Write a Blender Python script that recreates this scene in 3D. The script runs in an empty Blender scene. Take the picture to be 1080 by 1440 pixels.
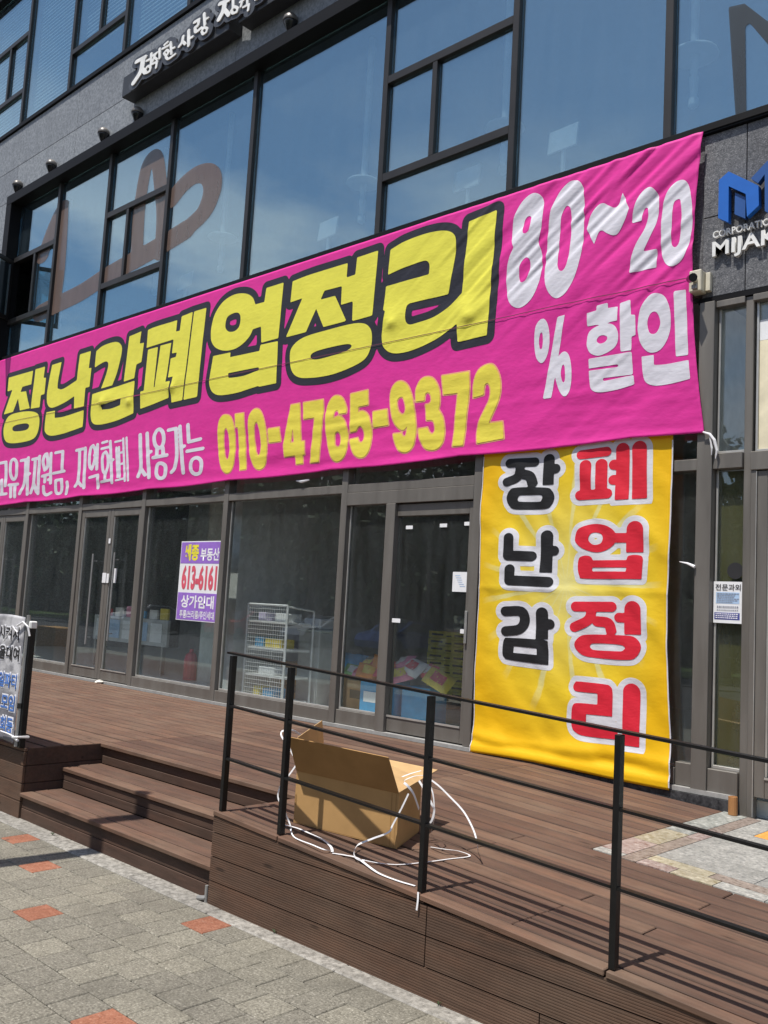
import bpy, bmesh, math, random
import numpy as np
from mathutils import Vector, Matrix
random.seed(7); rng = np.random.default_rng(7)
R = math.radians
sc = bpy.context.scene
COL = sc.collection

# ------------------------------------------------------------------ camera
cam = bpy.data.cameras.new('camera'); camo = bpy.data.objects.new('camera', cam); COL.objects.link(camo)
cam.sensor_fit = 'VERTICAL'; cam.sensor_height = 36.0; cam.lens = 32.40
cam.clip_start = 0.05; cam.clip_end = 600
def cam_matrix(yaw, pitch, roll):
    f = Vector((math.sin(yaw)*math.cos(pitch), math.cos(yaw)*math.cos(pitch), math.sin(pitch)))
    r0 = Vector((math.cos(yaw), -math.sin(yaw), 0)); u0 = r0.cross(f)
    rt = math.cos(roll)*r0 + math.sin(roll)*u0; up = -math.sin(roll)*r0 + math.cos(roll)*u0
    return Matrix((rt, up, -f)).transposed().to_4x4()
camo.matrix_world = Matrix.Translation((0, -6.8, 1.2172)) @ cam_matrix(-0.760644, 0.105645, 0.056437)
sc.camera = camo
# ------------------------------------------------------------------ sky, sun, exposure
w = bpy.data.worlds.new('World'); sc.world = w; w.use_nodes = True
wn = w.node_tree; wn.nodes.clear()
def WN(t, **k):
    n = wn.nodes.new(t)
    for a, b in k.items(): setattr(n, a, b)
    return n
sky = WN('ShaderNodeTexSky', sky_type='NISHITA'); sky.sun_disc = False
sky.sun_elevation = R(68); sky.sun_rotation = R(185); sky.air_density = 1.0; sky.dust_density = 0.8; sky.ozone_density = 1.2
bg = WN('ShaderNodeBackground'); bg.inputs[1].default_value = 0.115
out = WN('ShaderNodeOutputWorld')
tc = WN('ShaderNodeTexCoord'); mp = WN('ShaderNodeMapping'); mp.inputs['Scale'].default_value = (1.6, 1.6, 4.2)
nz = WN('ShaderNodeTexNoise'); nz.inputs['Scale'].default_value = 1.55; nz.inputs['Detail'].default_value = 9; nz.inputs['Roughness'].default_value = 0.55
cr = WN('ShaderNodeValToRGB'); cr.color_ramp.elements[0].position = 0.45; cr.color_ramp.elements[1].position = 0.58
sep = WN('ShaderNodeSeparateXYZ'); mr = WN('ShaderNodeMapRange', interpolation_type='SMOOTHSTEP')
mr.inputs['From Min'].default_value = 0.55; mr.inputs['From Max'].default_value = 0.30
mul = WN('ShaderNodeMath', operation='MULTIPLY'); mul2 = WN('ShaderNodeMath', operation='MULTIPLY'); mul2.inputs[1].default_value = 0.92
mx = WN('ShaderNodeMixRGB'); mx.inputs[2].default_value = (6.8, 6.8, 7.4, 1)
L = wn.links.new
L(tc.outputs['Generated'], mp.inputs[0]); L(mp.outputs[0], nz.inputs['Vector']); L(nz.outputs['Fac'], cr.inputs[0])
L(tc.outputs['Generated'], sep.inputs[0]); L(sep.outputs['Z'], mr.inputs[0])
L(cr.outputs[0], mul.inputs[0]); L(mr.outputs[0], mul.inputs[1]); L(mul.outputs[0], mul2.inputs[0])
L(mul2.outputs[0], mx.inputs[0]); L(sky.outputs[0], mx.inputs[1]); L(mx.outputs[0], bg.inputs[0]); L(bg.outputs[0], out.inputs[0])
sun = bpy.data.lights.new('sun', 'SUN'); sun.energy = 5.0; sun.angle = R(0.53); sun.color = (1, .95, .875)
suno = bpy.data.objects.new('sun', sun); COL.objects.link(suno)
suno.rotation_euler = Vector((-0.045, -0.40, 1.0)).to_track_quat('Z', 'Y').to_euler(); suno.location = (0, -20, 40)
vs = sc.view_settings; vs.view_transform = 'Standard'; vs.look = 'None'; vs.gamma = 1; vs.use_curve_mapping = False
vs.exposure = 0.16
sc.render.engine = 'CYCLES'; cy = sc.cycles
cy.use_denoising = True; cy.max_bounces = 10; cy.transparent_max_bounces = 24; cy.caustics_reflective = False; cy.caustics_refractive = False
cy.sample_clamp_indirect = 6
# ------------------------------------------------------------------ materials
class NT:
    def __init__(s, name, rough=0.6, spec=0.5, metal=0.0):
        s.m = bpy.data.materials.new(name); s.m.use_nodes = True; s.t = s.m.node_tree; s.b = s.t.nodes['Principled BSDF']
        s.b.inputs['Roughness'].default_value = rough; s.b.inputs['Specular IOR Level'].default_value = spec; s.b.inputs['Metallic'].default_value = metal
        s.o = s.t.nodes['Material Output']
    def n(s, t, **k):
        x = s.t.nodes.new(t)
        for a, b in k.items(): setattr(x, a, b)
        return x
    def l(s, a, b): s.t.links.new(a, b)
    def pos(s, kind='world', scale=(1, 1, 1), rand=False):
        if kind == 'world': v = s.n('ShaderNodeNewGeometry').outputs['Position']
        else: v = s.n('ShaderNodeTexCoord').outputs['Object']
        m = s.n('ShaderNodeMapping'); m.inputs['Scale'].default_value = scale; s.l(v, m.inputs[0])
        if rand:
            oi = s.n('ShaderNodeObjectInfo'); c = s.n('ShaderNodeCombineXYZ'); k = s.n('ShaderNodeMath', operation='MULTIPLY'); k.inputs[1].default_value = 57
            s.l(oi.outputs['Random'], k.inputs[0])
            for i in range(3): s.l(k.outputs[0], c.inputs[i])
            s.l(c.outputs[0], m.inputs['Location'])
        return m.outputs[0]
    def noise(s, v, scale=5, detail=4, rough=.55):
        x = s.n('ShaderNodeTexNoise'); x.inputs['Scale'].default_value = scale; x.inputs['Detail'].default_value = detail; x.inputs['Roughness'].default_value = rough
        s.l(v, x.inputs['Vector']); return x.outputs['Fac']
    def ramp(s, f, *st):
        x = s.n('ShaderNodeValToRGB'); e = x.color_ramp.elements
        while len(e) < len(st): e.new(0.5)
        for q, (p, c) in zip(e, st): q.position = p; q.color = (*c, 1) if len(c) == 3 else c
        s.l(f, x.inputs[0]); return x.outputs[0]
    def mix(s, f, a, b, mode='MIX'):
        x = s.n('ShaderNodeMixRGB', blend_type=mode)
        for i, q in zip((0, 1, 2), (f, a, b)):
            if hasattr(q, 'node'): s.l(q, x.inputs[i])
            else: x.inputs[i].default_value = q if i == 0 else (*q, 1)
        return x.outputs[0]
    def math(s, op, a, b=None):
        x = s.n('ShaderNodeMath', operation=op)
        for i, q in enumerate((a, b)):
            if q is None: continue
            if hasattr(q, 'node'): s.l(q, x.inputs[i])
            else: x.inputs[i].default_value = q
        return x.outputs[0]
    def rnd(s): return s.n('ShaderNodeObjectInfo').outputs['Random']
    def bump(s, f, strength=.3, dist=.01):
        x = s.n('ShaderNodeBump'); x.inputs['Strength'].default_value = strength; x.inputs['Distance'].default_value = dist
        s.l(f, x.inputs['Height']); s.l(x.outputs[0], s.b.inputs['Normal'])
    def col(s, c):
        if hasattr(c, 'node'): s.l(c, s.b.inputs['Base Color'])
        else: s.b.inputs['Base Color'].default_value = (*c, 1)
        return s
    def rgh(s, f): s.l(f, s.b.inputs['Roughness'])
MAT = {}
def plain(name, c, rough=.6, spec=.5, metal=0, var=.12, scale=9, bump=0):
    """a painted / moulded surface with a little grime and unevenness"""
    t = NT(name, rough, spec, metal); v = t.pos('object'); f = t.noise(v, scale, 5)
    lo = tuple(x*(1-var) for x in c); hi = tuple(min(1, x*(1+var)) for x in c)
    t.col(t.ramp(f, (.3, lo), (.7, hi)))
    if bump: t.bump(t.noise(v, scale*6, 3), bump, .004)
    MAT[name] = t.m; return t.m
def wood(name, c, grooves=False, along=0, worn=.5, edge=None):
    t = NT(name, .72, .25); sc3 = (1.2, 26, 26) if along == 0 else (26, 1.2, 26)
    v = t.pos('object', sc3, True); g = t.noise(v, 1.6, 6, .62); g2 = t.noise(v, 6, 3)
    pw = t.pos('world', (1, 1, 1)); big = t.noise(pw, 1.7, 5, .6)
    d = tuple(x*.72 for x in c); h = tuple(min(1, x*1.25) for x in c)
    a = t.ramp(g, (.28, d), (.5, c), (.75, h))
    rv = t.ramp(t.rnd(), (0, (.88, .87, .87)), (.35, (.96, .95, .94)), (.7, (1.02, 1.0, .98)), (1, (1.10, 1.06, 1.03)))
    a = t.mix(1.0, a, rv, 'MULTIPLY')
    st1 = t.noise(t.pos('world', (1.1, 5, 5)), 2.3, 5, .6); st2 = t.noise(t.pos('world', (2.2, 7, 7)), 2.0, 5, .6)
    a = t.mix(t.math('MULTIPLY', t.ramp(st1, (.46, (0, 0, 0)), (.72, (1, 1, 1))), .55), a, (c[0]*1.55, c[1]*1.28, c[2]*1.12))
    a = t.mix(t.math('MULTIPLY', t.ramp(st2, (.50, (0, 0, 0)), (.75, (1, 1, 1))), .5), a, tuple(x*.55 for x in c))
    a = t.mix(t.math('MULTIPLY', t.ramp(big, (.45, (0, 0, 0)), (.75, (1, 1, 1))), worn*.6), a, (.225, .165, .118))
    kn = t.n('ShaderNodeTexVoronoi'); kn.inputs['Scale'].default_value = 1.0; t.l(t.pos('object', (1.7, 7, 7) if along == 0 else (7, 1.7, 7), True), kn.inputs['Vector'])
    a = t.mix(t.ramp(kn.outputs['Distance'], (.05, (.75, .75, .75)), (.10, (0, 0, 0))), a, tuple(x*.3 for x in c))
    if edge:   # darker along the board edges, to bring out the lines between boards
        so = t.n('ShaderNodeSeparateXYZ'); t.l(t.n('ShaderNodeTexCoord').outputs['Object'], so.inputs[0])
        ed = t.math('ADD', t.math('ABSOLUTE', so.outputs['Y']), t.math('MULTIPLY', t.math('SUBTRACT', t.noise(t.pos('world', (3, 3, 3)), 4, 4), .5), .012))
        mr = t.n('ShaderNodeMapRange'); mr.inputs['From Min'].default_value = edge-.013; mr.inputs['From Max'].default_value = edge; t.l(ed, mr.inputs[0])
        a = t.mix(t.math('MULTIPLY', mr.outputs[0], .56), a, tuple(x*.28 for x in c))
    t.col(a)
    hgt = t.math('ADD', g, t.math('MULTIPLY', g2, .5))
    if grooves:
        wv = t.n('ShaderNodeTexWave', wave_type='BANDS', bands_direction='Z'); wv.inputs['Scale'].default_value = 26; wv.inputs['Distortion'].default_value = .25
        t.l(t.pos('object'), wv.inputs['Vector'])
        gr = t.ramp(wv.outputs['Fac'], (.12, (0, 0, 0)), (.5, (1, 1, 1)))
        hgt = t.math('ADD', t.math('MULTIPLY', hgt, .45), gr); t.bump(hgt, .40, .004)
        a2 = t.mix(t.math('MULTIPLY', t.math('SUBTRACT', 1.0, gr), .20), a, tuple(x*.4 for x in c)); t.col(a2)
    else: t.bump(hgt, .45, .004)
    MAT[name] = t.m; return t.m
def granite(name, dark, mid, light, scale=120, stretch=(1, 1, 1), rough=.5, amt=.5, stain=.35, bump=.15):
    t = NT(name, rough, .4); v = t.pos('world', stretch)
    n1 = t.noise(v, scale, 3, .7); n2 = t.noise(v, scale*.35, 4, .6)
    a = t.ramp(n1, (.34, dark), (.5, mid), (.56, mid), (.70, light))
    a = t.mix(amt, a, t.ramp(n2, (.35, dark), (.65, light)))
    big = t.noise(t.pos('world', (1.3, 1.3, .5)), 2.2, 6, .65)
    a = t.mix(t.math('MULTIPLY', t.ramp(big, (.45, (0, 0, 0)), (.72, (1, 1, 1))), stain), a, tuple(x*.55 for x in mid))
    rv = t.ramp(t.rnd(), (0, (.86, .86, .87)), (1, (1.1, 1.1, 1.09))); a = t.mix(1, a, rv, 'MULTIPLY')
    if name.startswith('paver'):   # scuffs and old gum
        sc_ = t.noise(t.pos('world', (3, 9, 1)), 3.2, 6, .7); a = t.mix(t.math('MULTIPLY', t.ramp(sc_, (.62, (0, 0, 0)), (.74, (1, 1, 1))), .45), a, (.46, .43, .37))
        gm = t.noise(t.pos('world', (1, 1, 1)), 11, 2); a = t.mix(t.math('MULTIPLY', t.ramp(gm, (.74, (0, 0, 0)), (.77, (1, 1, 1))), .55), a, (.05, .048, .042))
    t.col(a); t.bump(n1, bump, .004); MAT[name] = t.m; return t.m
def glass(name, tint, gloss, f0, f1, rough=.0, dust=.05, dustc=(.55, .56, .56)):
    """tinted pane: lets light through, mirrors what stands opposite (angle dependent), a film of dust"""
    t = NT(name); t.t.nodes.remove(t.b)
    tr = t.n('ShaderNodeBsdfTransparent'); tr.inputs[0].default_value = (*tint, 1)
    gl = t.n('ShaderNodeBsdfGlossy'); gl.inputs['Roughness'].default_value = rough; gl.inputs[0].default_value = (*gloss, 1)
    df = t.n('ShaderNodeBsdfDiffuse'); df.inputs[0].default_value = (*dustc, 1)
    lw = t.n('ShaderNodeLayerWeight'); lw.inputs[0].default_value = .5
    mr = t.n('ShaderNodeMapRange'); mr.inputs['From Min'].default_value = 0; mr.inputs['From Max'].default_value = 1; mr.inputs['To Min'].default_value = f0; mr.inputs['To Max'].default_value = f1
    t.l(t.math('POWER', lw.outputs['Facing'], 4.0), mr.inputs[0])
    bp = t.n('ShaderNodeBump'); bp.inputs['Strength'].default_value = .06; bp.inputs['Distance'].default_value = .02
    t.l(t.noise(t.pos('world'), .9, 2), bp.inputs['Height']); t.l(bp.outputs[0], gl.inputs['Normal'])
    m1 = t.n('ShaderNodeMixShader'); t.l(mr.outputs[0], m1.inputs[0]); t.l(tr.outputs[0], m1.inputs[1]); t.l(gl.outputs[0], m1.inputs[2])
    ds = t.noise(t.pos('world', (5, 5, .6)), 2.0, 6, .7)
    m2 = t.n('ShaderNodeMixShader'); t.l(t.math('MULTIPLY', t.ramp(ds, (.35, (.25, .25, .25)), (.75, (1, 1, 1))), dust), m2.inputs[0]); t.l(m1.outputs[0], m2.inputs[1]); t.l(df.outputs[0], m2.inputs[2])
    t.l(m2.outputs[0], t.o.inputs[0]); MAT[name] = t.m; return t.m
def cloth(name, c, trans=.25, rough=.55, sheen=0):
    """thin printed banner fabric: some light comes through, fine creases in the weave"""
    t = NT(name, rough, .3)
    v = t.pos('world', (1, 1, 2.6)); n1 = t.noise(v, 7, 5, .6)
    cc = t.ramp(n1, (.3, tuple(x*.94 for x in c)), (.7, tuple(min(1, x*1.04) for x in c))); t.col(cc)
    t.bump(t.math('ADD', t.noise(v, 16, 4), t.math('MULTIPLY', t.noise(t.pos('world', (1, 1, 1)), 90, 2), .05)), .13, .02)
    tl = t.n('ShaderNodeBsdfTranslucent'); t.l(cc, tl.inputs[0])
    m = t.n('ShaderNodeMixShader'); m.inputs[0].default_value = trans; t.l(t.b.outputs[0], m.inputs[1]); t.l(tl.outputs[0], m.inputs[2]); t.l(m.outputs[0], t.o.inputs[0])
    MAT[name] = t.m; return t.m

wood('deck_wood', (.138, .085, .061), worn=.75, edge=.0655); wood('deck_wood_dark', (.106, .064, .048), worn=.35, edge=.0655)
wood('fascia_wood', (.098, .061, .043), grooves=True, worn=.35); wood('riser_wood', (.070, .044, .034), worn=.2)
granite('granite_band', (.11, .12, .135), (.185, .20, .218), (.36, .38, .40), 75, stain=.3)
granite('granite_rough', (.035, .037, .042), (.105, .108, .118), (.42, .42, .43), 85, (1, 1, 1.5), stain=.5, amt=.18, bump=.2)
granite('granite_curb', (.012, .013, .015), (.028, .03, .033), (.12, .12, .125), 70, stain=.4)
granite('paver_grey', (.078, .071, .056), (.198, .183, .146), (.43, .405, .335), 85, stain=.55, amt=.15, rough=.85, bump=.35)
granite('paver_orange', (.17, .062, .035), (.30, .112, .062), (.42, .22, .15), 95, stain=.5, amt=.25, rough=.85, bump=.35)
granite('edge_granite', (.12, .112, .10), (.27, .255, .225), (.50, .475, .43), 75, stain=.6, rough=.8, bump=.4)
granite('pad_terrazzo', (.15, .15, .145), (.33, .325, .30), (.58, .56, .52), 42, amt=.2, stain=.6, rough=.6)
granite('concrete', (.28, .275, .26), (.34, .335, .32), (.41, .40, .385), 40, stain=.5, rough=.85)
granite('asphalt', (.035, .035, .036), (.05, .05, .051), (.085, .085, .085), 90, rough=.9)
t = NT('frame_grey', .45, .5, .3); sv = t.noise(t.pos('world', (5, 5, .6)), 2.0, 4, .55); sb = t.noise(t.pos('world'), 3, 5)
t.col(t.mix(t.ramp(sb, (.35, (0, 0, 0)), (.7, (.6, .6, .6))), t.ramp(sv, (.25, (.145, .134, .120)), (.5, (.172, .160, .143)), (.78, (.205, .193, .175))), (.165, .152, .135))); t.rgh(t.ramp(sv, (.3, (.35,)*3), (.7, (.6,)*3))); MAT['frame_grey'] = t.m
plain('bead_silver', (.52, .51, .48), .35, .5, .5, .15, 6)
plain('frame_black', (.007, .007, .008), .55, .15, 0, .2, 3); plain('frame_bronze', (.022, .021, .021), .45, .4, 0, .2, 3)
plain('black_paint', (.005, .005, .0055), .40, .4, .0, .3, 12, .05)
plain('white_paint', (.78, .79, .80), .5); plain('letter_white', (.80, .80, .78), .45); plain('letter_grey', (.05, .055, .066), .5)
plain('sign_black', (.028, .031, .037), .5); plain('logo_blue', (.012, .125, .50), .4, .5, 0, .06); plain('logo_navy', (.020, .085, .29), .4, .5, 0, .08)
plain('beige_plastic', (.62, .58, .46), .5); plain('lens_black', (.01, .01, .011), .25); plain('dark_metal', (.035, .034, .033), .4, .5, .5)
plain('grey_metal', (.32, .32, .31), .45, .5, .4); plain('lamp_body', (.16, .15, .14), .4, .5, .3)
plain('cardboard', (.47, .285, .118), .85, .2, 0, .10, 6); plain('cardboard_in', (.36, .21, .085), .9, .2, 0, .1, 8); plain('cardboard_pale', (.50, .33, .16), .85, .2)
plain('strap_white', (.80, .80, .82), .4); plain('tape_white', (.75, .76, .74), .5)
plain('interior_dark', (.10, .105, .11), .8); plain('interior_wall', (.50, .51, .51), .8); plain('interior_floor', (.66, .71, .70), .5); plain('shop_wall', (.55, .56, .56), .8); plain('column_pale', (.55, .60, .58), .7)
plain('ink_yellow', (.80, .72, .05), .6); plain('paper_white', (.80, .81, .83), .7, .3, 0, .04); plain('paper_blue', (.40, .56, .78), .7); plain('paper_cream', (.76, .69, .50), .7)
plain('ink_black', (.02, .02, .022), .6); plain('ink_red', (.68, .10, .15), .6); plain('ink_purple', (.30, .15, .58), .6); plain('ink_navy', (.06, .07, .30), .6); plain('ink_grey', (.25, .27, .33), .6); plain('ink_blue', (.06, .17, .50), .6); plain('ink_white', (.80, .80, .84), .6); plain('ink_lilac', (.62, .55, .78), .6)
plain('carton_yellow', (.80, .70, .11), .7, .3, 0, .12, 14); plain('carton_print', (.08, .075, .03), .7); plain('box_blue', (.05, .33, .62), .6); plain('bluegrey', (.48, .54, .60), .7)
plain('bag_red', (.70, .09, .13), .3); plain('bag_orange', (.78, .28, .05), .3); plain('bag_yellow', (.78, .62, .10), .3); plain('bag_pink', (.72, .25, .38), .3); plain('bag_white', (.75, .74, .72), .3); plain('bag_green', (.20, .42, .12), .3)
plain('ash_brown', (.36, .17, .06), .6); plain('blind', (.82, .88, .92), .6); plain('tissue', (.82, .78, .70), .8)
plain('trunk', (.07, .05, .038), .9); plain('grass', (.06, .10, .03), .95, .2, 0, .4, 2); plain('rubber', (.015, .015, .016), .7); plain('car_glass', (.02, .022, .025), .08, .6)
glass('glass_upper', (.80, .88, .90), (.74, .95, 1.0), .33, .88, dust=.04, dustc=(.42, .58, .72))
glass('glass_ground', (.96, .985, .975), (.92, .97, 1.0), .085, .85, dust=.045, dustc=(.42, .46, .47))
# banner cloths
cloth('cloth_pink', (.82, .045, .375), .22); cloth('print_yellow', (.88, .83, .10), .15); cloth('print_dark', (.024, .025, .036), .0); cloth('print_white', (.78, .79, .86), .18)
cloth('print_phone', (.84, .74, .09), .15); cloth('print_peach', (.86, .45, .25), .15); cloth('print_black', (.016, .016, .018), .02); cloth('print_red', (.74, .025, .05), .12); plain('seam_shade', (.14, .03, .06), .8)
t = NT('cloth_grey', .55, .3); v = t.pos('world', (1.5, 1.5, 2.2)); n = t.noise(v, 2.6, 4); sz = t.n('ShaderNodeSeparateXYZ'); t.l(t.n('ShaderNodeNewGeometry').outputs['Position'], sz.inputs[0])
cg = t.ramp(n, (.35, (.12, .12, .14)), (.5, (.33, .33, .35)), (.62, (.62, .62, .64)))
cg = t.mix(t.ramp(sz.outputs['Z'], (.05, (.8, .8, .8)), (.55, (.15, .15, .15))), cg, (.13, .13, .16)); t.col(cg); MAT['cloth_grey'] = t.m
def film(name, c, a):
    t = NT(name, .45, .4); v = t.pos('world', (3, 3, .8)); n = t.noise(v, 3, 5)
    t.col(t.ramp(n, (.3, tuple(x*.9 for x in c)), (.7, tuple(x*1.1 for x in c)))); t.b.inputs['Alpha'].default_value = a; MAT[name] = t.m
film('film_brown', (.185, .125, .10), .64); film('film_dark', (.03, .04, .05), .82)
film('film_olive', (.12, .11, .03), .75)
# printed sunburst of the yellow banner: the print's own colours, centred at (-4.24, 1.50)
t = NT('cloth_sunburst', .5, .3)
sx = t.n('ShaderNodeSeparateXYZ'); t.l(t.n('ShaderNodeNewGeometry').outputs['Position'], sx.inputs[0])
dx = t.math('ADD', sx.outputs['X'], 4.24); dz = t.math('SUBTRACT', sx.outputs['Z'], 1.52)
rad = t.math('SQRT', t.math('ADD', t.math('MULTIPLY', dx, t.math('MULTIPLY', dx, 1.7)), t.math('MULTIPLY', dz, dz)))
ang = t.math('ARCTAN2', dz, dx)
base = t.ramp(t.math('MULTIPLY', rad, .62), (.0, (.86, .79, .30)), (.22, (.89, .74, .13)), (.55, (.90, .66, .035)), (.90, (.90, .54, .010)))
wob = t.noise(t.pos('world'), 2.2, 3)
rays = t.ramp(t.math('SINE', t.math('ADD', t.math('MULTIPLY', ang, 17), t.math('MULTIPLY', wob, 2.5))), (.80, (0, 0, 0)), (.92, (1, 1, 1)))
rm = t.ramp(t.math('MULTIPLY', rad, .8), (.04, (.9, .9, .9)), (.22, (.5, .5, .5)), (.66, (1, 1, 1)), (.92, (0, 0, 0)))
cc = t.mix(t.math('MULTIPLY', rays, t.math('MULTIPLY', rm, .9)), base, (.84, .80, .36)); t.col(cc)
vv = t.pos('world', (1, 1, 1.4)); t.bump(t.math('ADD', t.noise(vv, 6, 5, .6), t.math('MULTIPLY', t.noise(vv, 22, 3), .12)), .16, .03)
tl = t.n('ShaderNodeBsdfTranslucent'); t.l(cc, tl.inputs[0]); ms = t.n('ShaderNodeMixShader'); ms.inputs[0].default_value = .18
t.l(t.b.outputs[0], ms.inputs[1]); t.l(tl.outputs[0], ms.inputs[2]); t.l(ms.outputs[0], t.o.inputs[0]); MAT['cloth_sunburst'] = t.m
t = NT('leaf', .6, .3); t.col(t.ramp(t.noise(t.pos('object'), .8, 4), (.3, (.020, .042, .014)), (.7, (.055, .095, .030)))); MAT['leaf'] = t.m
for nm, c in dict(white=(.75, .75, .74), silver=(.45, .46, .47), black=(.015, .015, .017), red=(.42, .03, .03), blue=(.04, .10, .32), grey=(.16, .17, .18)).items(): plain('car_'+nm, c, .25, .6, .2, .04)

# ------------------------------------------------------------------ mesh helpers
class MB:
    def __init__(s): s.v = []; s.f = []
    def box(s, x0, x1, y0, y1, z0, z1):
        n = len(s.v); s.v += [(x, y, z) for z in (z0, z1) for y in (y0, y1) for x in (x0, x1)]
        s.f += [tuple(n+i for i in q) for q in ((0, 2, 3, 1), (4, 5, 7, 6), (0, 1, 5, 4), (2, 6, 7, 3), (0, 4, 6, 2), (1, 3, 7, 5))]; return s
    def cbox(s, x0, x1, y0, y1, z0, z1, b=.004):
        """box with chamfered edges: 24 vertices"""
        n = len(s.v); lo = (x0, y0, z0); hi = (x1, y1, z1); ids = {}
        for a in range(3):
            for c in range(8):
                p = []
                for k in range(3):
                    h = (c >> k) & 1; e = hi[k] if h else lo[k]
                    if k != a: e += -b if h else b
                    p.append(e)
                ids[a, c] = len(s.v); s.v.append(tuple(p))
        Q = []
        for a in range(3):
            u, w2 = (a+1) % 3, (a+2) % 3
            for h in (0, 1):
                cs = [h << a, (h << a) | (1 << u), (h << a) | (1 << u) | (1 << w2), (h << a) | (1 << w2)]
                q = [ids[a, c] for c in cs]; Q.append(q if h else q[::-1])
        for a in range(3):
            u, w2 = (a+1) % 3, (a+2) % 3
            for hu in (0, 1):
                for hw in (0, 1):
                    c0 = (hu << u) | (hw << w2); c1 = c0 | (1 << a)
                    q = [ids[u, c0], ids[u, c1], ids[w2, c1], ids[w2, c0]]; Q.append(q if hu == hw else q[::-1])
        for c in range(8):
            q = [ids[0, c], ids[1, c], ids[2, c]]; Q.append(q if bin(c).count('1') % 2 else q[::-1])
        s.f += [tuple(q) for q in Q]; return s
    def hexa(s, p):
        """8 corners: bottom 4 (ccw) then top 4"""
        n = len(s.v); s.v += [tuple(q) for q in p]
        s.f += [tuple(n+i for i in q) for q in ((3, 2, 1, 0), (4, 5, 6, 7), (0, 1, 5, 4), (1, 2, 6, 5), (2, 3, 7, 6), (3, 0, 4, 7))]; return s
    def tube(s, pts, r, n=8, cap=True, sx=1.0):
        pts = [Vector(p) for p in pts]; m = len(s.v); rs = r if isinstance(r, (list, tuple)) else [r]*len(pts); up = None
        for i, p in enumerate(pts):
            d = (pts[min(i+1, len(pts)-1)]-pts[max(i-1, 0)]).normalized()
            if up is None: up = d.orthogonal().normalized()
            up = (up-d*up.dot(d)).normalized(); sd = d.cross(up)
            s.v += [tuple(p+rs[i]*(math.cos(2*math.pi*k/n)*up+math.sin(2*math.pi*k/n)*sd*sx)) for k in range(n)]
        for i in range(len(pts)-1):
            for k in range(n): a = m+i*n+k; b = m+i*n+(k+1) % n; s.f.append((a, b, b+n, a+n))
        if cap: s.f.append(tuple(m+k for k in range(n))[::-1]); s.f.append(tuple(m+(len(pts)-1)*n+k for k in range(n)))
        return s
    def ribbon(s, pts, wd, th=.0012, up=Vector((0, 0, 1)), twist=0):
        """a flat plastic strap along a path"""
        pts = [Vector(p) for p in pts]; m = len(s.v)
        for i, p in enumerate(pts):
            d = (pts[min(i+1, len(pts)-1)]-pts[max(i-1, 0)]).normalized()
            sd = d.cross(up); sd = sd.normalized() if sd.length > 1e-4 else Vector((1, 0, 0))
            nn = sd.cross(d); a = twist*i/max(1, len(pts)-1); sd, nn = math.cos(a)*sd+math.sin(a)*nn, -math.sin(a)*sd+math.cos(a)*nn
            for u, v2 in ((-1, -1), (1, -1), (1, 1), (-1, 1)): s.v.append(tuple(p+sd*wd/2*u+nn*th/2*v2))
        for i in range(len(pts)-1):
            for k in range(4): a = m+i*4+k; b = m+i*4+(k+1) % 4; s.f.append((a, b, b+4, a+4))
        s.f.append((m+3, m+2, m+1, m)); e = m+(len(pts)-1)*4; s.f.append((e, e+1, e+2, e+3)); return s
    def lathe(s, prof, c=(0, 0, 0), n=16):
        m = len(s.v)
        for r, z in prof: s.v += [(c[0]+r*math.cos(2*math.pi*k/n), c[1]+r*math.sin(2*math.pi*k/n), c[2]+z) for k in range(n)]
        for i in range(len(prof)-1):
            for k in range(n): a = m+i*n+k; b = m+i*n+(k+1) % n; s.f.append((a, b, b+n, a+n))
        s.f.append(tuple(m+k for k in range(n))[::-1]); s.f.append(tuple(m+(len(prof)-1)*n+k for k in range(n))); return s
    def build(s, name, mat, parent=None, smooth=False, inv=True):
        me = bpy.data.meshes.new(name); me.from_pydata(s.v, [], s.f); me.update()
        if smooth: me.polygons.foreach_set('use_smooth', [True]*len(me.polygons))
        return link(name, me, mat, parent, inv)
def link(name, me, mat, parent=None, inv=True):
    o = bpy.data.objects.new(name, me); COL.objects.link(o)
    if mat and not me.materials: me.materials.append(MAT[mat] if isinstance(mat, str) else mat)
    if parent is not None:
        o.parent = parent
        if inv: o.matrix_parent_inverse = Matrix.Translation(-ROOT(parent))
    return o
def ROOT(p):
    v = Vector((0, 0, 0))
    if p.type == 'EMPTY': v = Vector(p.location)
    return v
def thing(name, label, cat, loc=(0, 0, 0), group=None, rz=0):
    o = bpy.data.objects.new(name, None); COL.objects.link(o); o.location = loc; o.rotation_euler = (0, 0, rz); o.empty_display_size = .1
    tag(o, label, cat, group); return o
def tag(o, label, cat, group=None):
    o['label'] = label; o['category'] = cat
    if group: o['group'] = group
    return o
def struct(o): o['kind'] = 'structure'; return o
def stuff(o): o['kind'] = 'stuff'; return o
def copy_thing(root, loc, label=None, rz=None):
    r = root.copy(); COL.objects.link(r); r.location = loc
    if rz is not None: r.rotation_euler = (0, 0, rz)
    if label: r['label'] = label
    for ch in list(root.children):
        c = ch.copy(); COL.objects.link(c); c.parent = r
        for g in list(ch.children): d = g.copy(); COL.objects.link(d); d.parent = c
    return r
def extrude_poly(loop, y0, y1, mb=None):
    """loop of (x, z) turned into a slab between y0 (front) and y1"""
    mb = mb or MB(); n = len(loop); m = len(mb.v)
    mb.v += [(x, y0, z) for x, z in loop]+[(x, y1, z) for x, z in loop]
    mb.f.append(tuple(m+i for i in range(n))); mb.f.append(tuple(m+n+i for i in range(n))[::-1])
    for i in range(n): j = (i+1) % n; mb.f.append((m+j, m+i, m+n+i, m+n+j))
    return mb
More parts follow.
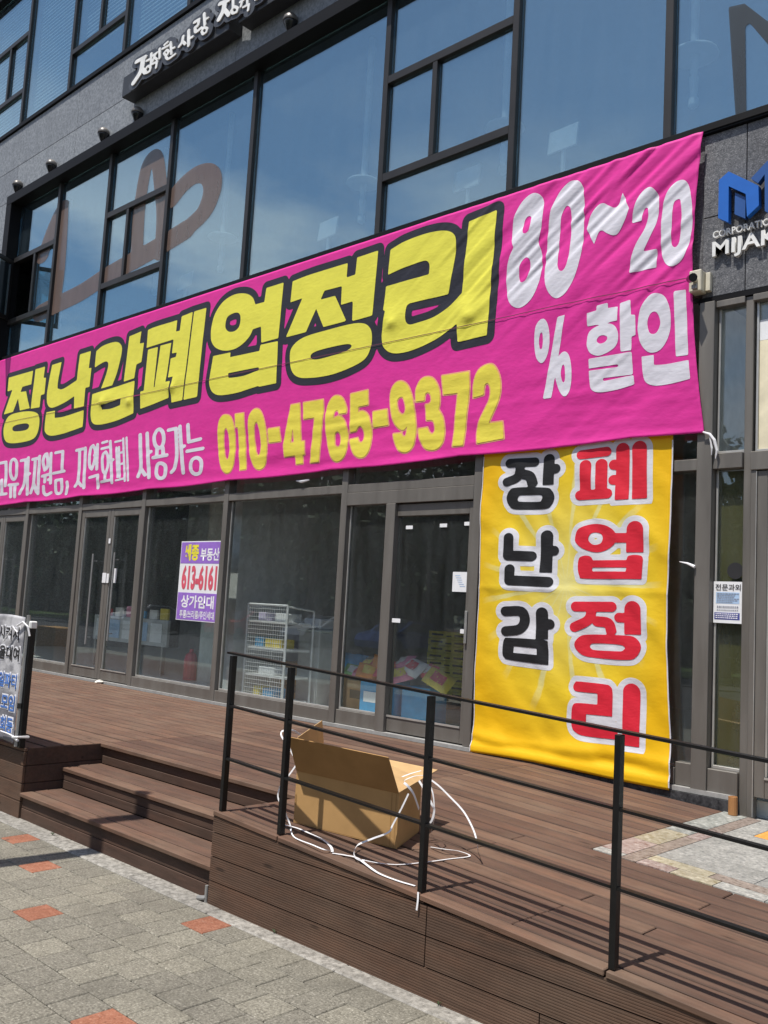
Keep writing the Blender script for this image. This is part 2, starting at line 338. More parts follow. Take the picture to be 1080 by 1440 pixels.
# ---- print shapes: outlines in metres on their own cloth, filled by marching squares so that they follow the folds
GL={
'head':[('L',[[-15404,4801,1,-14508,4798,1,-14526,4571,1,-14839,4568,1,-14888,4485,1,-14686,4475,1,-14490,4166,1,-14837,4165,1,-14950,4382,1,-15092,4170,1,-15438,4162,1,-15212,4565,1,-15392,4558,1]]),('L',[[-14429,4809,1,-14095,4809,1,-14112,4624,1,-14026,4616,1,-14025,4348,1,-14142,4340,1,-14144,4143,1,-14449,4154,1]]),('L',[[-15386,3930,0,-15251,4107,0,-14814,4136,0,-14346,4092,0,-14128,3990,0,-14107,3777,0,-14253,3640,0,-14702,3614,0,-15149,3647,0,-15327,3742,0],[-15046,3882,0,-14937,3926,0,-14570,3921,0,-14447,3878,0,-14483,3820,0,-14644,3805,0,-14966,3827,0]]),('L',[[-13862,4801,1,-13555,4806,1,-13610,4438,0,-13552,4372,0,-13387,4358,0,-13014,4441,1,-12989,4842,1,-12662,4845,1,-12678,4581,1,-12604,4577,1,-12618,4289,1,-12735,4286,1,-12730,3996,1,-13026,3996,1,-13054,4197,1,-13343,4126,0,-13722,4088,0,-13892,4174,0,-13938,4330,0,-13921,4478,0]]),('L',[[-13894,4033,1,-13615,4032,1,-13598,3912,1,-13301,3904,0,-12721,3944,1,-12710,3687,1,-13251,3638,0,-13664,3635,0,-13859,3702,0,-13904,3803,0]]),('L',[[-12502,4819,1,-12313,4872,0,-11961,4872,0,-11795,4793,0,-11773,4660,0,-11852,4413,0,-11966,4228,1,-12272,4217,1,-12150,4436,0,-12119,4562,0,-12180,4613,0,-12304,4608,0,-12513,4568,1]]),('L',[[-11592,4893,1,-11275,4912,1,-11300,4741,1,-11187,4735,1,-11216,4462,1,-11342,4446,1,-11367,4252,1,-11648,4238,1]]),('L',[[-12508,4161,1,-11354,4214,1,-11313,3743,1,-11766,3684,0,-12214,3672,0,-12419,3716,0,-12502,3838,0,-12507,4009,0],[-12211,3960,1,-11677,4001,1,-11684,3902,1,-11935,3879,0,-12181,3890,1]]),('L',[[-11108,4903,1,-10923,4916,0,-10397,4917,1,-10404,4760,1,-10316,4757,1,-10300,4951,1,-10048,4965,1,-10126,3791,1,-10375,3786,1,-10403,3921,1,-10384,4140,1,-10502,4142,1,-10480,4402,1,-10361,4406,1,-10348,4464,1,-10460,4468,1,-10449,4660,1,-11108,4647,1]]),('L',[[-10017,4964,1,-9744,4963,1,-9793,3794,1,-10098,3789,1]]),('L',[[-11065,4614,1,-10817,4615,1,-10841,4054,1,-10819,4047,1,-10757,4623,1,-10496,4620,1,-10551,4089,1,-10435,4087,1,-10453,3860,1,-10822,3817,0,-11144,3788,1,-11172,4034,1,-11088,4037,1]]),('L',[[-9590,4565,0,-9595,4689,0,-9544,4840,0,-9393,4972,0,-9168,5023,0,-8939,4991,0,-8793,4914,0,-8723,4810,1,-8557,4810,1,-8540,4981,1,-8220,4981,1,-8244,4311,1,-8558,4306,1,-8581,4510,1,-8737,4502,1,-8783,4430,0,-8902,4356,0,-9064,4310,0,-9275,4319,0,-9458,4384,0,-9558,4474,0],[-9301,4662,0,-9270,4753,0,-9139,4780,0,-9042,4760,0,-8997,4692,0,-9013,4587,0,-9092,4541,0,-9207,4551,0,-9280,4598,0]]),('L',[[-9504,4284,1,-9145,4278,1,-9148,4216,1,-8579,4209,1,-8570,4282,1,-8249,4276,1,-8221,3768,1,-8539,3764,1,-8549,3777,1,-8690,3764,0,-8979,3742,0,-9302,3754,0,-9465,3816,0,-9538,3922,0,-9542,4031,0],[-9165,4016,1,-8575,4009,1,-8562,3973,0,-8640,3961,0,-8854,3938,0,-9116,3950,0,-9153,3979,0]]),('L',[[-8056,4960,1,-7747,4980,0,-7142,4977,1,-7148,4814,1,-7014,4819,1,-7000,5008,1,-6684,5014,1,-6721,4307,1,-7022,4301,1,-7029,4523,1,-7213,4517,1,-7215,4730,1,-7496,4736,1,-7553,4643,1,-7316,4641,1,-7113,4318,1,-7474,4312,1,-7618,4551,1,-7763,4304,1,-8110,4299,1,-7867,4721,1,-8072,4710,1]]),('L',[[-8018,4069,0,-7977,4175,0,-7802,4246,0,-7452,4266,0,-7036,4271,0,-6841,4242,0,-6741,4173,0,-6707,4075,0,-6723,3941,0,-6808,3839,0,-7026,3779,0,-7320,3744,0,-7630,3753,0,-7847,3791,0,-7966,3888,0],[-7658,4008,0,-7605,4043,0,-7433,4058,0,-7181,4060,0,-7049,4050,0,-7009,4021,0,-7060,3988,0,-7239,3963,0,-7509,3950,0,-7624,3967,0]]),('L',[[-6505,4980,1,-6309,5022,0,-6019,5033,0,-5787,5009,0,-5655,4947,0,-5615,4853,0,-5623,4689,0,-5685,4336,1,-6191,4340,1,-6232,4311,0,-6240,4180,0,-6193,4119,0,-6091,4114,0,-5860,4137,0,-5672,4204,0,-5515,4314,1,-5464,5020,1,-5128,5050,1,-5179,3834,1,-5536,3825,1,-5554,4013,1,-5657,3962,0,-5844,3892,0,-6139,3836,0,-6380,3845,0,-6519,3922,0,-6564,4037,0,-6556,4170,0,-6532,4327,1,-6563,4333,1,-6544,4591,1,-5952,4595,1,-5949,4686,0,-5983,4739,0,-6067,4751,0,-6289,4741,0,-6522,4711,1]]),],
'white':[('L',[[-4944,4774,0,-4927,4918,0,-4847,5044,0,-4741,5099,0,-4657,5075,0,-4607,4999,0,-4600,4853,0,-4617,4713,0,-4646,4620,1,-4609,4527,0,-4589,4400,0,-4607,4242,0,-4671,4103,0,-4774,4036,0,-4871,4044,0,-4948,4126,0,-4980,4279,0,-4982,4426,0,-4951,4544,0,-4906,4623,1,-4933,4687,0],[-4817,4795,0,-4808,4866,0,-4774,4896,0,-4737,4878,0,-4730,4804,0,-4743,4745,0,-4777,4724,0,-4808,4740,0],[-4844,4364,0,-4836,4445,0,-4796,4493,0,-4754,4494,0,-4725,4451,0,-4730,4350,0,-4762,4285,0,-4809,4269,0,-4838,4306,0]]),('L',[[-4554,4332,0,-4543,4613,0,-4519,4862,0,-4446,5016,0,-4347,5095,0,-4269,5095,0,-4207,5039,0,-4180,4911,0,-4165,4521,0,-4186,4359,0,-4234,4203,0,-4317,4072,0,-4416,4037,0,-4498,4104,0,-4543,4218,0],[-4420,4402,0,-4415,4683,0,-4403,4811,0,-4367,4877,0,-4333,4871,0,-4308,4816,0,-4298,4554,0,-4312,4358,0,-4348,4282,0,-4387,4282,0,-4415,4331,0]]),('L',[[-4052,4446,1,-4137,4608,1,-4104,4719,0,-4046,4788,0,-3985,4802,0,-3936,4770,0,-3875,4734,0,-3834,4759,0,-3804,4848,1,-3727,4680,1,-3759,4595,0,-3820,4495,0,-3867,4479,0,-3927,4511,0,-3976,4549,0,-4012,4537,0]]),('L',[[-3703,4545,1,-3686,4653,0,-3643,4761,0,-3577,4814,0,-3520,4803,0,-3468,4723,0,-3460,4614,0,-3479,4490,0,-3531,4386,0,-3590,4276,1,-3467,4269,1,-3474,4115,1,-3713,4116,1,-3696,4242,0,-3654,4351,0,-3589,4454,0,-3558,4543,0,-3554,4607,0,-3566,4648,0,-3589,4648,0,-3605,4609,0,-3612,4544,1]]),('L',[[-3435,4309,0,-3435,4511,0,-3417,4666,0,-3366,4769,0,-3291,4803,0,-3226,4772,0,-3187,4645,0,-3172,4443,0,-3194,4251,0,-3243,4128,0,-3327,4086,0,-3393,4130,0,-3427,4212,0],[-3349,4331,0,-3343,4519,0,-3335,4623,0,-3303,4646,0,-3276,4628,0,-3263,4498,0,-3272,4353,0,-3284,4273,0,-3315,4247,0,-3343,4276,0]]),('L',[[-4400,3865,1,-4325,3871,1,-4437,3143,1,-4526,3144,1]]),('L',[[-4640,3695,0,-4628,3815,0,-4581,3871,0,-4529,3866,0,-4491,3791,0,-4476,3654,0,-4497,3537,0,-4546,3473,0,-4600,3508,0,-4629,3588,0],[-4590,3680,0,-4576,3750,0,-4554,3742,0,-4548,3665,0,-4555,3606,0,-4578,3610,0]]),('L',[[-4404,3360,0,-4384,3491,0,-4336,3542,0,-4285,3520,0,-4249,3426,0,-4238,3279,0,-4260,3166,0,-4303,3139,0,-4355,3192,0,-4393,3285,0],[-4348,3353,0,-4336,3422,0,-4314,3414,0,-4303,3332,0,-4308,3271,0,-4330,3277,0]]),('L',[[-4105,3844,1,-4011,3852,1,-4013,3893,1,-3906,3900,1,-3905,3854,1,-3812,3851,1,-3811,3727,1,-4101,3728,1]]),('L',[[-4098,3592,0,-4080,3676,0,-3994,3716,0,-3884,3714,0,-3822,3672,0,-3796,3593,0,-3816,3511,0,-3892,3466,0,-3985,3452,0,-4057,3485,0,-4091,3540,0],[-4002,3584,0,-3983,3617,0,-3944,3624,0,-3904,3606,0,-3899,3581,0,-3926,3557,0,-3972,3555,0]]),('L',[[-3793,3875,1,-3692,3884,1,-3685,3753,1,-3646,3746,1,-3638,3570,1,-3675,3568,1,-3671,3453,1,-3773,3455,1]]),('L',[[-4074,3437,1,-3671,3439,1,-3655,3246,1,-3931,3253,1,-3933,3232,1,-3914,3226,1,-3650,3240,1,-3640,3161,1,-3789,3136,0,-3958,3133,0,-4037,3167,0,-4059,3241,0,-4067,3333,1,-3803,3329,1,-3785,3335,1,-3796,3351,1,-4068,3353,1]]),('L',[[-3621,3654,0,-3600,3789,0,-3529,3880,0,-3458,3891,0,-3385,3845,0,-3340,3727,0,-3336,3577,0,-3369,3474,0,-3430,3409,0,-3516,3409,0,-3584,3481,0,-3613,3569,0],[-3535,3652,0,-3518,3718,0,-3482,3742,0,-3446,3719,0,-3422,3646,0,-3438,3581,0,-3470,3555,0,-3514,3573,0]]),('L',[[-3313,3878,1,-3211,3871,1,-3182,3337,1,-3286,3340,1]]),('L',[[-3581,3384,1,-3473,3381,1,-3470,3297,1,-3357,3290,0,-3178,3297,1,-3161,3143,1,-3325,3124,0,-3466,3129,0,-3546,3174,0,-3571,3273,0]]),],
'phone':[('L',[[-9280,3198,0,-9286,3396,0,-9230,3477,0,-9147,3489,0,-9050,3453,0,-8977,3342,0,-8932,3145,0,-8916,2940,0,-8953,2796,0,-9040,2758,0,-9138,2808,0,-9216,2939,0],[-9162,3188,0,-9160,3291,0,-9127,3325,0,-9085,3284,0,-9042,3154,0,-9023,2993,0,-9054,2922,0,-9102,2965,0,-9139,3071,0]]),('L',[[-8962,3478,1,-8791,3474,1,-8672,2784,1,-8790,2780,1,-8888,3311,1,-8937,3316,1]]),('L',[[-8664,3144,0,-8690,3370,0,-8649,3467,0,-8565,3500,0,-8475,3465,0,-8394,3340,0,-8327,3115,0,-8311,2918,0,-8343,2800,0,-8432,2765,0,-8532,2813,0,-8616,2951,0],[-8573,3181,0,-8577,3292,0,-8547,3339,0,-8511,3319,0,-8459,3192,0,-8425,3036,0,-8435,2949,0,-8464,2929,0,-8507,2976,0,-8543,3067,0]]),('L',[[-8315,3234,1,-8113,3234,1,-8070,3069,1,-8280,3069,1]]),('L',[[-7939,3476,1,-7792,3479,1,-7722,3036,1,-7671,3037,1,-7649,2884,1,-7684,2881,1,-7671,2785,1,-7783,2784,1,-7804,2885,1,-7991,2883,1,-8017,3024,1],[-7876,3213,1,-7836,3035,1,-7898,3035,1]]),('L',[[-7730,3479,1,-7408,3480,1,-7391,3349,1,-7405,3093,0,-7416,2787,1,-7551,2784,1,-7535,3126,0,-7524,3291,1,-7706,3291,1]]),('L',[[-7344,3231,0,-7335,3384,0,-7271,3480,0,-7185,3497,0,-7095,3454,0,-7032,3350,0,-7024,3289,1,-7131,3288,1,-7155,3323,0,-7185,3335,0,-7215,3315,0,-7220,3244,1,-7178,3260,0,-7107,3258,0,-7037,3190,0,-6989,3075,0,-6979,2925,0,-7012,2818,0,-7106,2768,0,-7195,2796,0,-7262,2897,0,-7313,3054,0],[-7187,3002,0,-7188,3073,0,-7150,3100,0,-7104,3066,0,-7085,2984,0,-7092,2934,0,-7127,2925,0,-7168,2945,0]]),('L',[[-6978,3488,1,-6721,3501,1,-6704,3343,1,-6850,3337,1,-6849,3275,1,-6788,3285,0,-6702,3235,0,-6646,3121,0,-6627,3003,0,-6639,2868,0,-6693,2794,0,-6774,2784,0,-6859,2826,0,-6922,2920,0,-6945,2992,1,-6833,3001,1,-6809,2960,0,-6773,2942,0,-6738,2973,0,-6741,3052,0,-6773,3109,0,-6809,3126,0,-6841,3106,0,-6860,3078,1,-6949,3071,1]]),('L',[[-6630,3257,1,-6427,3262,1,-6395,3095,1,-6604,3090,1]]),('L',[[-6390,3336,0,-6383,3459,0,-6322,3526,0,-6240,3530,0,-6155,3474,0,-6082,3337,0,-6033,3139,0,-6012,3017,0,-6026,2874,0,-6076,2807,0,-6154,2791,0,-6238,2832,0,-6296,2922,0,-6318,2994,1,-6201,2992,1,-6183,2960,0,-6150,2954,0,-6134,2992,0,-6133,3055,1,-6179,3023,0,-6254,3052,0,-6334,3145,0],[-6294,3325,0,-6269,3365,0,-6220,3366,0,-6184,3312,0,-6163,3237,0,-6183,3188,0,-6223,3189,0,-6268,3236,0]]),('L',[[-6032,3295,1,-6040,3417,0,-5984,3512,0,-5892,3530,0,-5805,3488,0,-5737,3379,0,-5722,3259,0,-5735,3184,1,-5674,3101,0,-5645,2982,0,-5652,2866,0,-5707,2801,0,-5797,2788,0,-5890,2822,0,-5959,2928,0,-5981,3014,1,-5865,3017,1,-5831,2964,0,-5792,2946,0,-5764,2981,0,-5776,3053,0,-5809,3086,0,-5881,3093,1,-5904,3250,1,-5851,3256,0,-5830,3295,0,-5849,3351,0,-5885,3373,0,-5914,3359,0,-5919,3294,1]]),('L',[[-5713,3515,1,-5375,3512,1,-5360,3354,1,-5377,3116,0,-5398,2801,1,-5528,2802,1,-5516,3039,0,-5502,3320,1,-5681,3325,1]]),('L',[[-5312,3251,1,-5309,3394,0,-5259,3507,0,-5164,3545,0,-5081,3527,0,-5014,3422,0,-4994,3286,0,-5021,3166,0,-5070,3072,0,-5112,2984,1,-4955,2984,1,-4930,2826,1,-5233,2806,1,-5246,2910,0,-5224,3009,0,-5168,3116,0,-5118,3211,0,-5109,3300,0,-5126,3353,0,-5154,3371,0,-5181,3349,0,-5187,3265,1]]),],
'small':[('S',[-15387,3319,-15182,3322,-15137,3118,-15118,2917],57,26,0),('S',[-15276,3025,-15228,2814],57,25,0),('S',[-15416,2777,-15062,2781],57,25,0),('S',[-14993,3184,-14995,3309,-14907,3352,-14786,3294,-14746,3160,-14757,3045,-14839,3009,-14943,3073,-14993,3184],55,25,0),('S',[-14983,2923,-14677,2923],55,25,0),('S',[-14918,2906,-14877,2720],55,25,0),('S',[-14774,2907,-14732,2714],54,25,0),('S',[-14618,3307,-14451,3311,-14422,3074,-14447,2914,-14571,2759],53,25,0),('S',[-14373,3338,-14306,2738],52,24,0),('S',[-14341,3066,-14273,3069],52,24,0),('S',[-14218,3299,-14041,3306],51,24,0),('S',[-14126,3296,-14108,2928,-14191,2757],51,24,0),('S',[-14101,2896,-14000,2764],51,24,0),('S',[-13990,3334,-13944,2733],50,24,0),('S',[-13859,3230,-13825,3338,-13764,3357,-13703,3250,-13704,3140,-13777,3098,-13859,3230],50,24,0),('S',[-13840,3005,-13626,3023],49,24,0),('S',[-13750,3010,-13749,2908],49,24,0),('S',[-13624,3354,-13550,2879],49,24,0),('S',[-13632,2938,-13562,2942],49,24,0),('S',[-13775,2839,-13747,2737,-13649,2701,-13511,2729],49,24,0),('S',[-13473,3350,-13248,3356,-13214,3062],47,23,0),('S',[-13474,3029,-13149,3043],47,23,0),('S',[-13388,2912,-13202,2917,-13171,2755,-13239,2705,-13354,2734,-13388,2912],47,23,0),('S',[-13030,2869,-13001,2792,-13021,2688],46,23,0),('S',[-12826,3338,-12641,3346],45,23,0),('S',[-12735,3331,-12683,2880,-12754,2787],45,23,0),('S',[-12669,2849,-12569,2785],44,22,0),('S',[-12573,3355,-12494,2752],44,22,0),('S',[-12425,3189,-12417,3335,-12353,3374,-12276,3295,-12265,3148,-12319,3020,-12390,3068,-12425,3189],43,22,0),('S',[-12226,3378,-12177,3011],42,22,0),('S',[-12284,3222,-12200,3223],43,22,0),('S',[-12271,3101,-12184,3103],43,22,0),('S',[-12354,2898,-12133,2921,-12106,2732],42,22,0),('S',[-12091,3392,-11969,3402],39,20,0),('S',[-12096,3305,-11888,3317],38,20,0),('S',[-12037,3080,-12045,3211,-11979,3252,-11902,3177,-11879,3038,-11918,2926,-11989,2969,-12037,3080],38,20,0),('S',[-11931,2920,-11917,2835],38,20,0),('S',[-12021,2815,-11792,2828],38,20,0),('S',[-11879,3397,-11722,2786],38,20,0),('S',[-11803,3117,-11749,3120],38,20,0),('S',[-11740,3375,-11594,3381],30,16,0),('S',[-11698,3291,-11585,2861],30,16,0),('S',[-11628,3293,-11529,2858],30,16,0),('S',[-11620,2815,-11419,2829],29,16,0),('S',[-11534,3406,-11381,2795],29,16,0),('S',[-11447,3413,-11299,2796],29,16,0),('S',[-11550,3208,-11498,3212],30,16,0),('S',[-11518,3044,-11460,3048],29,16,0),('S',[-11096,3419,-11045,3187,-11000,2965,-11051,2837],45,25,0),('S',[-10988,2935,-10878,2849],45,25,0),('S',[-10918,3424,-10774,2807],44,25,0),('S',[-10839,3156,-10783,3159],44,25,0),('S',[-10732,3350,-10688,3432,-10602,3448,-10518,3388,-10491,3286,-10525,3210,-10603,3198,-10686,3245,-10732,3350],43,25,0),('S',[-10639,3184,-10626,3097],43,25,0),('S',[-10497,3187,-10472,3100],43,24,0),('S',[-10711,3072,-10388,3082],43,24,0),('S',[-10607,2882,-10594,2967,-10509,2982,-10404,2940,-10384,2854,-10414,2789,-10505,2780,-10577,2817,-10607,2882],43,24,0),('S',[-10399,3419,-10224,3424,-10152,3075,-10180,2897,-10245,2845],41,24,0),('S',[-10136,3443,-9980,2822],41,24,0),('S',[-10062,3166,-9999,3169],41,24,0),('S',[-9955,3446,-9906,3221],40,24,0),('S',[-9905,3217,-9655,3234],39,23,0),('S',[-9924,3097,-9589,3107],39,23,0),('S',[-9823,2914,-9786,2980,-9692,2996,-9603,2953,-9581,2871,-9605,2799,-9710,2788,-9793,2831,-9823,2914],39,23,0),],
'black':[('S',[-4871,2597,-4607,2591],49,41,0),('S',[-4749,2568,-4779,2469,-4888,2427],49,41,0),('S',[-4710,2486,-4645,2461,-4609,2383],52,44,1),('S',[-4454,2601,-4456,2379],58,50,1),('S',[-4413,2518,-4380,2516],49,42,0),('L',[[-4891,2282,0,-4858,2348,0,-4784,2371,0,-4482,2356,0,-4414,2326,0,-4386,2269,0,-4413,2197,0,-4483,2168,0,-4784,2174,0,-4862,2214,0],[-4767,2270,0,-4751,2294,0,-4721,2298,0,-4536,2293,0,-4506,2274,0,-4517,2244,0,-4543,2233,0,-4738,2241,0,-4762,2253,0]]),('S',[-4843,1919,-4844,1761,-4601,1755],53,44,0),('S',[-4447,1928,-4447,1615],62,53,1),('S',[-4400,1804,-4370,1804],49,42,0),('S',[-4820,1639,-4822,1541,-4417,1534],53,44,0),('S',[-4849,1266,-4682,1270,-4643,1191,-4692,1117,-4840,1091],52,43,0),('S',[-4468,1263,-4458,1044],62,52,1),('S',[-4414,1174,-4386,1175],51,43,0),('L',[[-4865,984,0,-4849,1025,0,-4807,1035,0,-4441,1037,0,-4395,1001,0,-4379,831,1,-4783,843,0,-4846,863,0,-4865,897,0],[-4749,966,1,-4500,963,1,-4497,907,1,-4751,908,1]]),],
'red':[('S',[-4125,2617,-3888,2628],44,39,0),('S',[-4080,2522,-4076,2290],53,47,0),('S',[-3933,2520,-3925,2283],55,49,0),('S',[-4128,2270,-3867,2274],46,41,0),('S',[-3740,2631,-3732,2217],62,56,1),('S',[-3820,2513,-3757,2508],46,42,0),('S',[-3818,2386,-3753,2381],45,41,0),('S',[-3591,2633,-3579,2220],64,59,1),('L',[[-4163,1903,0,-4131,1984,0,-4007,2023,0,-3883,2012,0,-3799,1967,0,-3772,1912,0,-3795,1852,0,-3876,1801,0,-3967,1788,0,-4077,1817,0,-4142,1859,0],[-4034,1902,0,-4012,1943,0,-3966,1953,0,-3914,1939,0,-3898,1900,0,-3916,1862,0,-3970,1849,0,-4014,1867,0]]),('S',[-3797,1906,-3642,1904],43,39,0),('S',[-3608,1970,-3607,1787],75,69,1),('L',[[-4128,1695,0,-4114,1743,0,-4060,1761,0,-4005,1751,0,-3984,1721,1,-3677,1725,1,-3664,1756,0,-3609,1767,0,-3548,1758,0,-3533,1732,1,-3543,1574,1,-4052,1569,0,-4108,1592,0,-4126,1640,0],[-3991,1662,1,-3675,1665,1,-3680,1632,1,-3989,1630,1]]),('S',[-4130,1335,-3801,1345],47,41,0),('S',[-3978,1318,-4009,1229,-4139,1165],46,40,0),('S',[-3924,1222,-3826,1211,-3791,1133],48,42,1),('S',[-3613,1332,-3607,1134],73,66,1),('S',[-3731,1262,-3637,1262],42,38,0),('L',[[-4133,1011,0,-4096,1082,0,-4004,1110,0,-3705,1122,0,-3589,1113,0,-3531,1045,0,-3571,959,0,-3656,930,0,-3921,926,0,-4060,942,0],[-3989,1017,0,-3956,1041,0,-3732,1047,0,-3670,1029,0,-3687,1002,0,-3730,993,0,-3939,988,0,-3977,999,0]]),('L',[[-4132,677,0,-4113,713,0,-4079,722,0,-3845,722,0,-3788,710,0,-3765,662,0,-3761,475,1,-4000,467,1,-4002,380,1,-3712,386,1,-3709,302,1,-4003,291,0,-4098,313,0,-4134,359,0,-4138,462,0,-4126,523,0,-4082,547,0,-3901,554,1,-3900,643,1,-4086,640,0,-4121,652,0]]),('S',[-3603,685,-3595,267],72,65,1),],
'sign':[('S',[-11693,8992,-11459,8974],49,29,0),('S',[-11507,8964,-11545,8789,-11722,8676],62,36,0),('S',[-11532,8829,-11420,8719],45,26,0),('S',[-11405,8895,-11328,8887],28,16,0),('S',[-11298,8964,-11277,8775],28,16,0),('S',[-11427,8766,-11355,8794,-11284,8744,-11299,8695,-11391,8703,-11427,8766],28,16,0),('S',[-11260,8911,-11142,8915],28,16,0),('S',[-11182,8909,-11240,8826],28,16,0),('S',[-11197,8865,-11129,8805],24,14,0),('S',[-11084,8951,-11059,8799],27,16,0),('S',[-11241,8783,-11120,8769,-11134,8687],27,16,0),('S',[-10962,8961,-10884,8973],25,15,0),('S',[-11003,8919,-10850,8907],25,15,0),('S',[-10954,8834,-10885,8854,-10834,8797,-10891,8772,-10954,8834],25,15,0),('S',[-10807,8937,-10759,8746],25,15,0),('S',[-10774,8827,-10691,8813],22,14,0),('S',[-10896,8752,-10827,8697,-10661,8703],26,16,0),('S',[-10493,8895,-10510,8817,-10575,8783],33,20,0),('S',[-10493,8820,-10433,8758],27,17,0),('S',[-10371,8933,-10340,8701],32,20,0),('S',[-10336,8799,-10262,8795],27,17,0),('S',[-10245,8998,-10138,8994,-10151,8921,-10217,8913,-10190,8837,-10068,8840],32,20,0),('S',[-10027,9030,-9988,8852],28,18,0),('S',[-10004,8932,-9929,8926],24,15,0),('S',[-10051,8785,-10006,8818,-9929,8776,-9939,8729,-10011,8730,-10051,8785],24,15,0),],
'sign2':[('S',[-9678,9017,-9481,8985],40,26,0),('S',[-9565,8987,-9583,8884,-9667,8798],50,32,0),('S',[-9551,8874,-9454,8764],36,23,0),('S',[-9386,8963,-9371,8832],26,17,0),('S',[-9404,8807,-9346,8831,-9274,8780,-9284,8734,-9367,8751,-9404,8807],24,16,0),('S',[-9228,8845,-9147,8841],22,15,0),('S',[-9182,8839,-9204,8775],22,15,0),('S',[-9079,8843,-9067,8739],22,14,0),('S',[-9150,8740,-9031,8727,-9042,8650],22,14,0),('S',[-8957,8798,-8841,8791],21,14,0),('S',[-8907,8737,-8820,8728],21,14,0),],
'logoA':[('L',[[-2877,4750,1,-2645,4568,1,-2640,4411,1,-2729,4344,1,-2741,4529,1,-2875,4630,1,-2873,4337,1,-2955,4393,1,-2954,4702,1]]),],
'logoB':[('L',[[-2833,4574,1,-2750,4513,1,-2750,4343,1,-2834,4400,1]]),],
'logoC':[('L',[[-2703,4642,1,-2580,4746,1,-2388,4595,1,-2384,4223,1,-2458,4206,1,-2461,4500,1,-2519,4547,1,-2516,4288,1,-2595,4355,1,-2599,4645,1,-2649,4588,1]]),],
'film':[('S',[-14854,6852,-14659,7196,-14427,7492,-14289,7600],211,105,0),('S',[-14249,7557,-14202,7146,-14161,6441,-14204,5855],164,83,0),('S',[-14719,5857,-14148,5891,-13373,5937,-12661,6041,-11888,6114,-11125,6185,-10592,6255],279,151,0),('S',[-10592,6255,-10182,6397,-10038,6578,-10007,6724,-10053,6859,-10161,6951,-10303,6998,-10497,7006,-10753,6938,-10985,6814],211,130,0),('S',[-11780,6062,-11836,6808,-11782,7362,-11706,7582,-11569,7645,-11436,7499,-11326,7172,-11185,6664,-11153,6056],162,94,0),],
'filmdark':[('L',[[-2964,6230,1,-2833,6204,1,-2606,5923,1,-2604,5716,1,-2788,6018,1,-2824,6003,1,-2804,5234,1,-2889,5249,1]]),],
}

def smooth_loop(f, sub=5):
    P = [(f[i]/1000, f[i+1]/1000, f[i+2]) for i in range(0, len(f), 3)]; n = len(P); o = []
    def tan(i):
        a, b, c = P[i-1], P[i], P[(i+1) % n]
        return ((c[0]-a[0])/2, (c[1]-a[1])/2)
    for i in range(n):
        p, q = P[i], P[(i+1) % n]
        if p[2] and q[2]: o.append(p[:2]); continue
        ch = (q[0]-p[0], q[1]-p[1]); t0 = ch if p[2] else tan(i); t1 = ch if q[2] else tan((i+1) % n)
        for k in range(sub):
            t = k/sub; h0 = 2*t**3-3*t*t+1; h1 = t**3-2*t*t+t; h2 = -2*t**3+3*t*t; h3 = t**3-t*t
            o.append(tuple(h0*p[j]+h1*t0[j]+h2*q[j]+h3*t1[j] for j in (0, 1)))
    return np.array(o)
CORNER = 76
def stroke_pts(f):
    """stroke centre line, rounded where it turns gently, sharp where it turns hard"""
    P = [np.array((f[i]/1000, f[i+1]/1000)) for i in range(0, len(f), 2)]
    if len(P) < 3: return np.array(P)
    n = len(P); closed = np.hypot(*(P[0]-P[-1])) < 1e-6; T = []
    for i in range(n):
        a = P[i-1] if i else (P[-2] if closed else P[0]); c = P[i+1] if i < n-1 else (P[1] if closed else P[-1]); d1, d2 = P[i]-a, c-P[i]
        l1, l2 = np.hypot(*d1), np.hypot(*d2)
        sharp = l1 < 1e-9 or l2 < 1e-9 or math.degrees(math.acos(np.clip(d1@d2/(l1*l2), -1, 1))) > CORNER
        T.append(None if sharp else (c-a)/2)
    o = []
    for i in range(n-1):
        p, q = P[i], P[i+1]; t0 = T[i]; t1 = T[i+1]; o.append(p)
        if t0 is None and t1 is None: continue
        t0 = q-p if t0 is None else t0; t1 = q-p if t1 is None else t1; L_ = np.hypot(*(q-p))
        for t in (t0, t1): 
            k = np.hypot(*t)
            if k > 1.3*L_: t *= 1.3*L_/k
        for k in range(1, 4):
            t = k/4; o.append((2*t**3-3*t*t+1)*p+(t**3-2*t*t+t)*t0+(-2*t**3+3*t*t)*q+(t**3-t*t)*t1)
    return np.array(o+[P[-1]])
def bounds(cs, pad):
    pad += max([0]+[max(c[2], c[3])/1000 for c in cs if c[0] == 'S']); a = np.concatenate([smooth_loop(l, 2) if c[0] == 'L' else stroke_pts(c[1]) for c in cs for l in (c[1] if c[0] == 'L' else [0])])
    return a[:, 0].min()-pad, a[:, 0].max()+pad, a[:, 1].min()-pad, a[:, 1].max()+pad
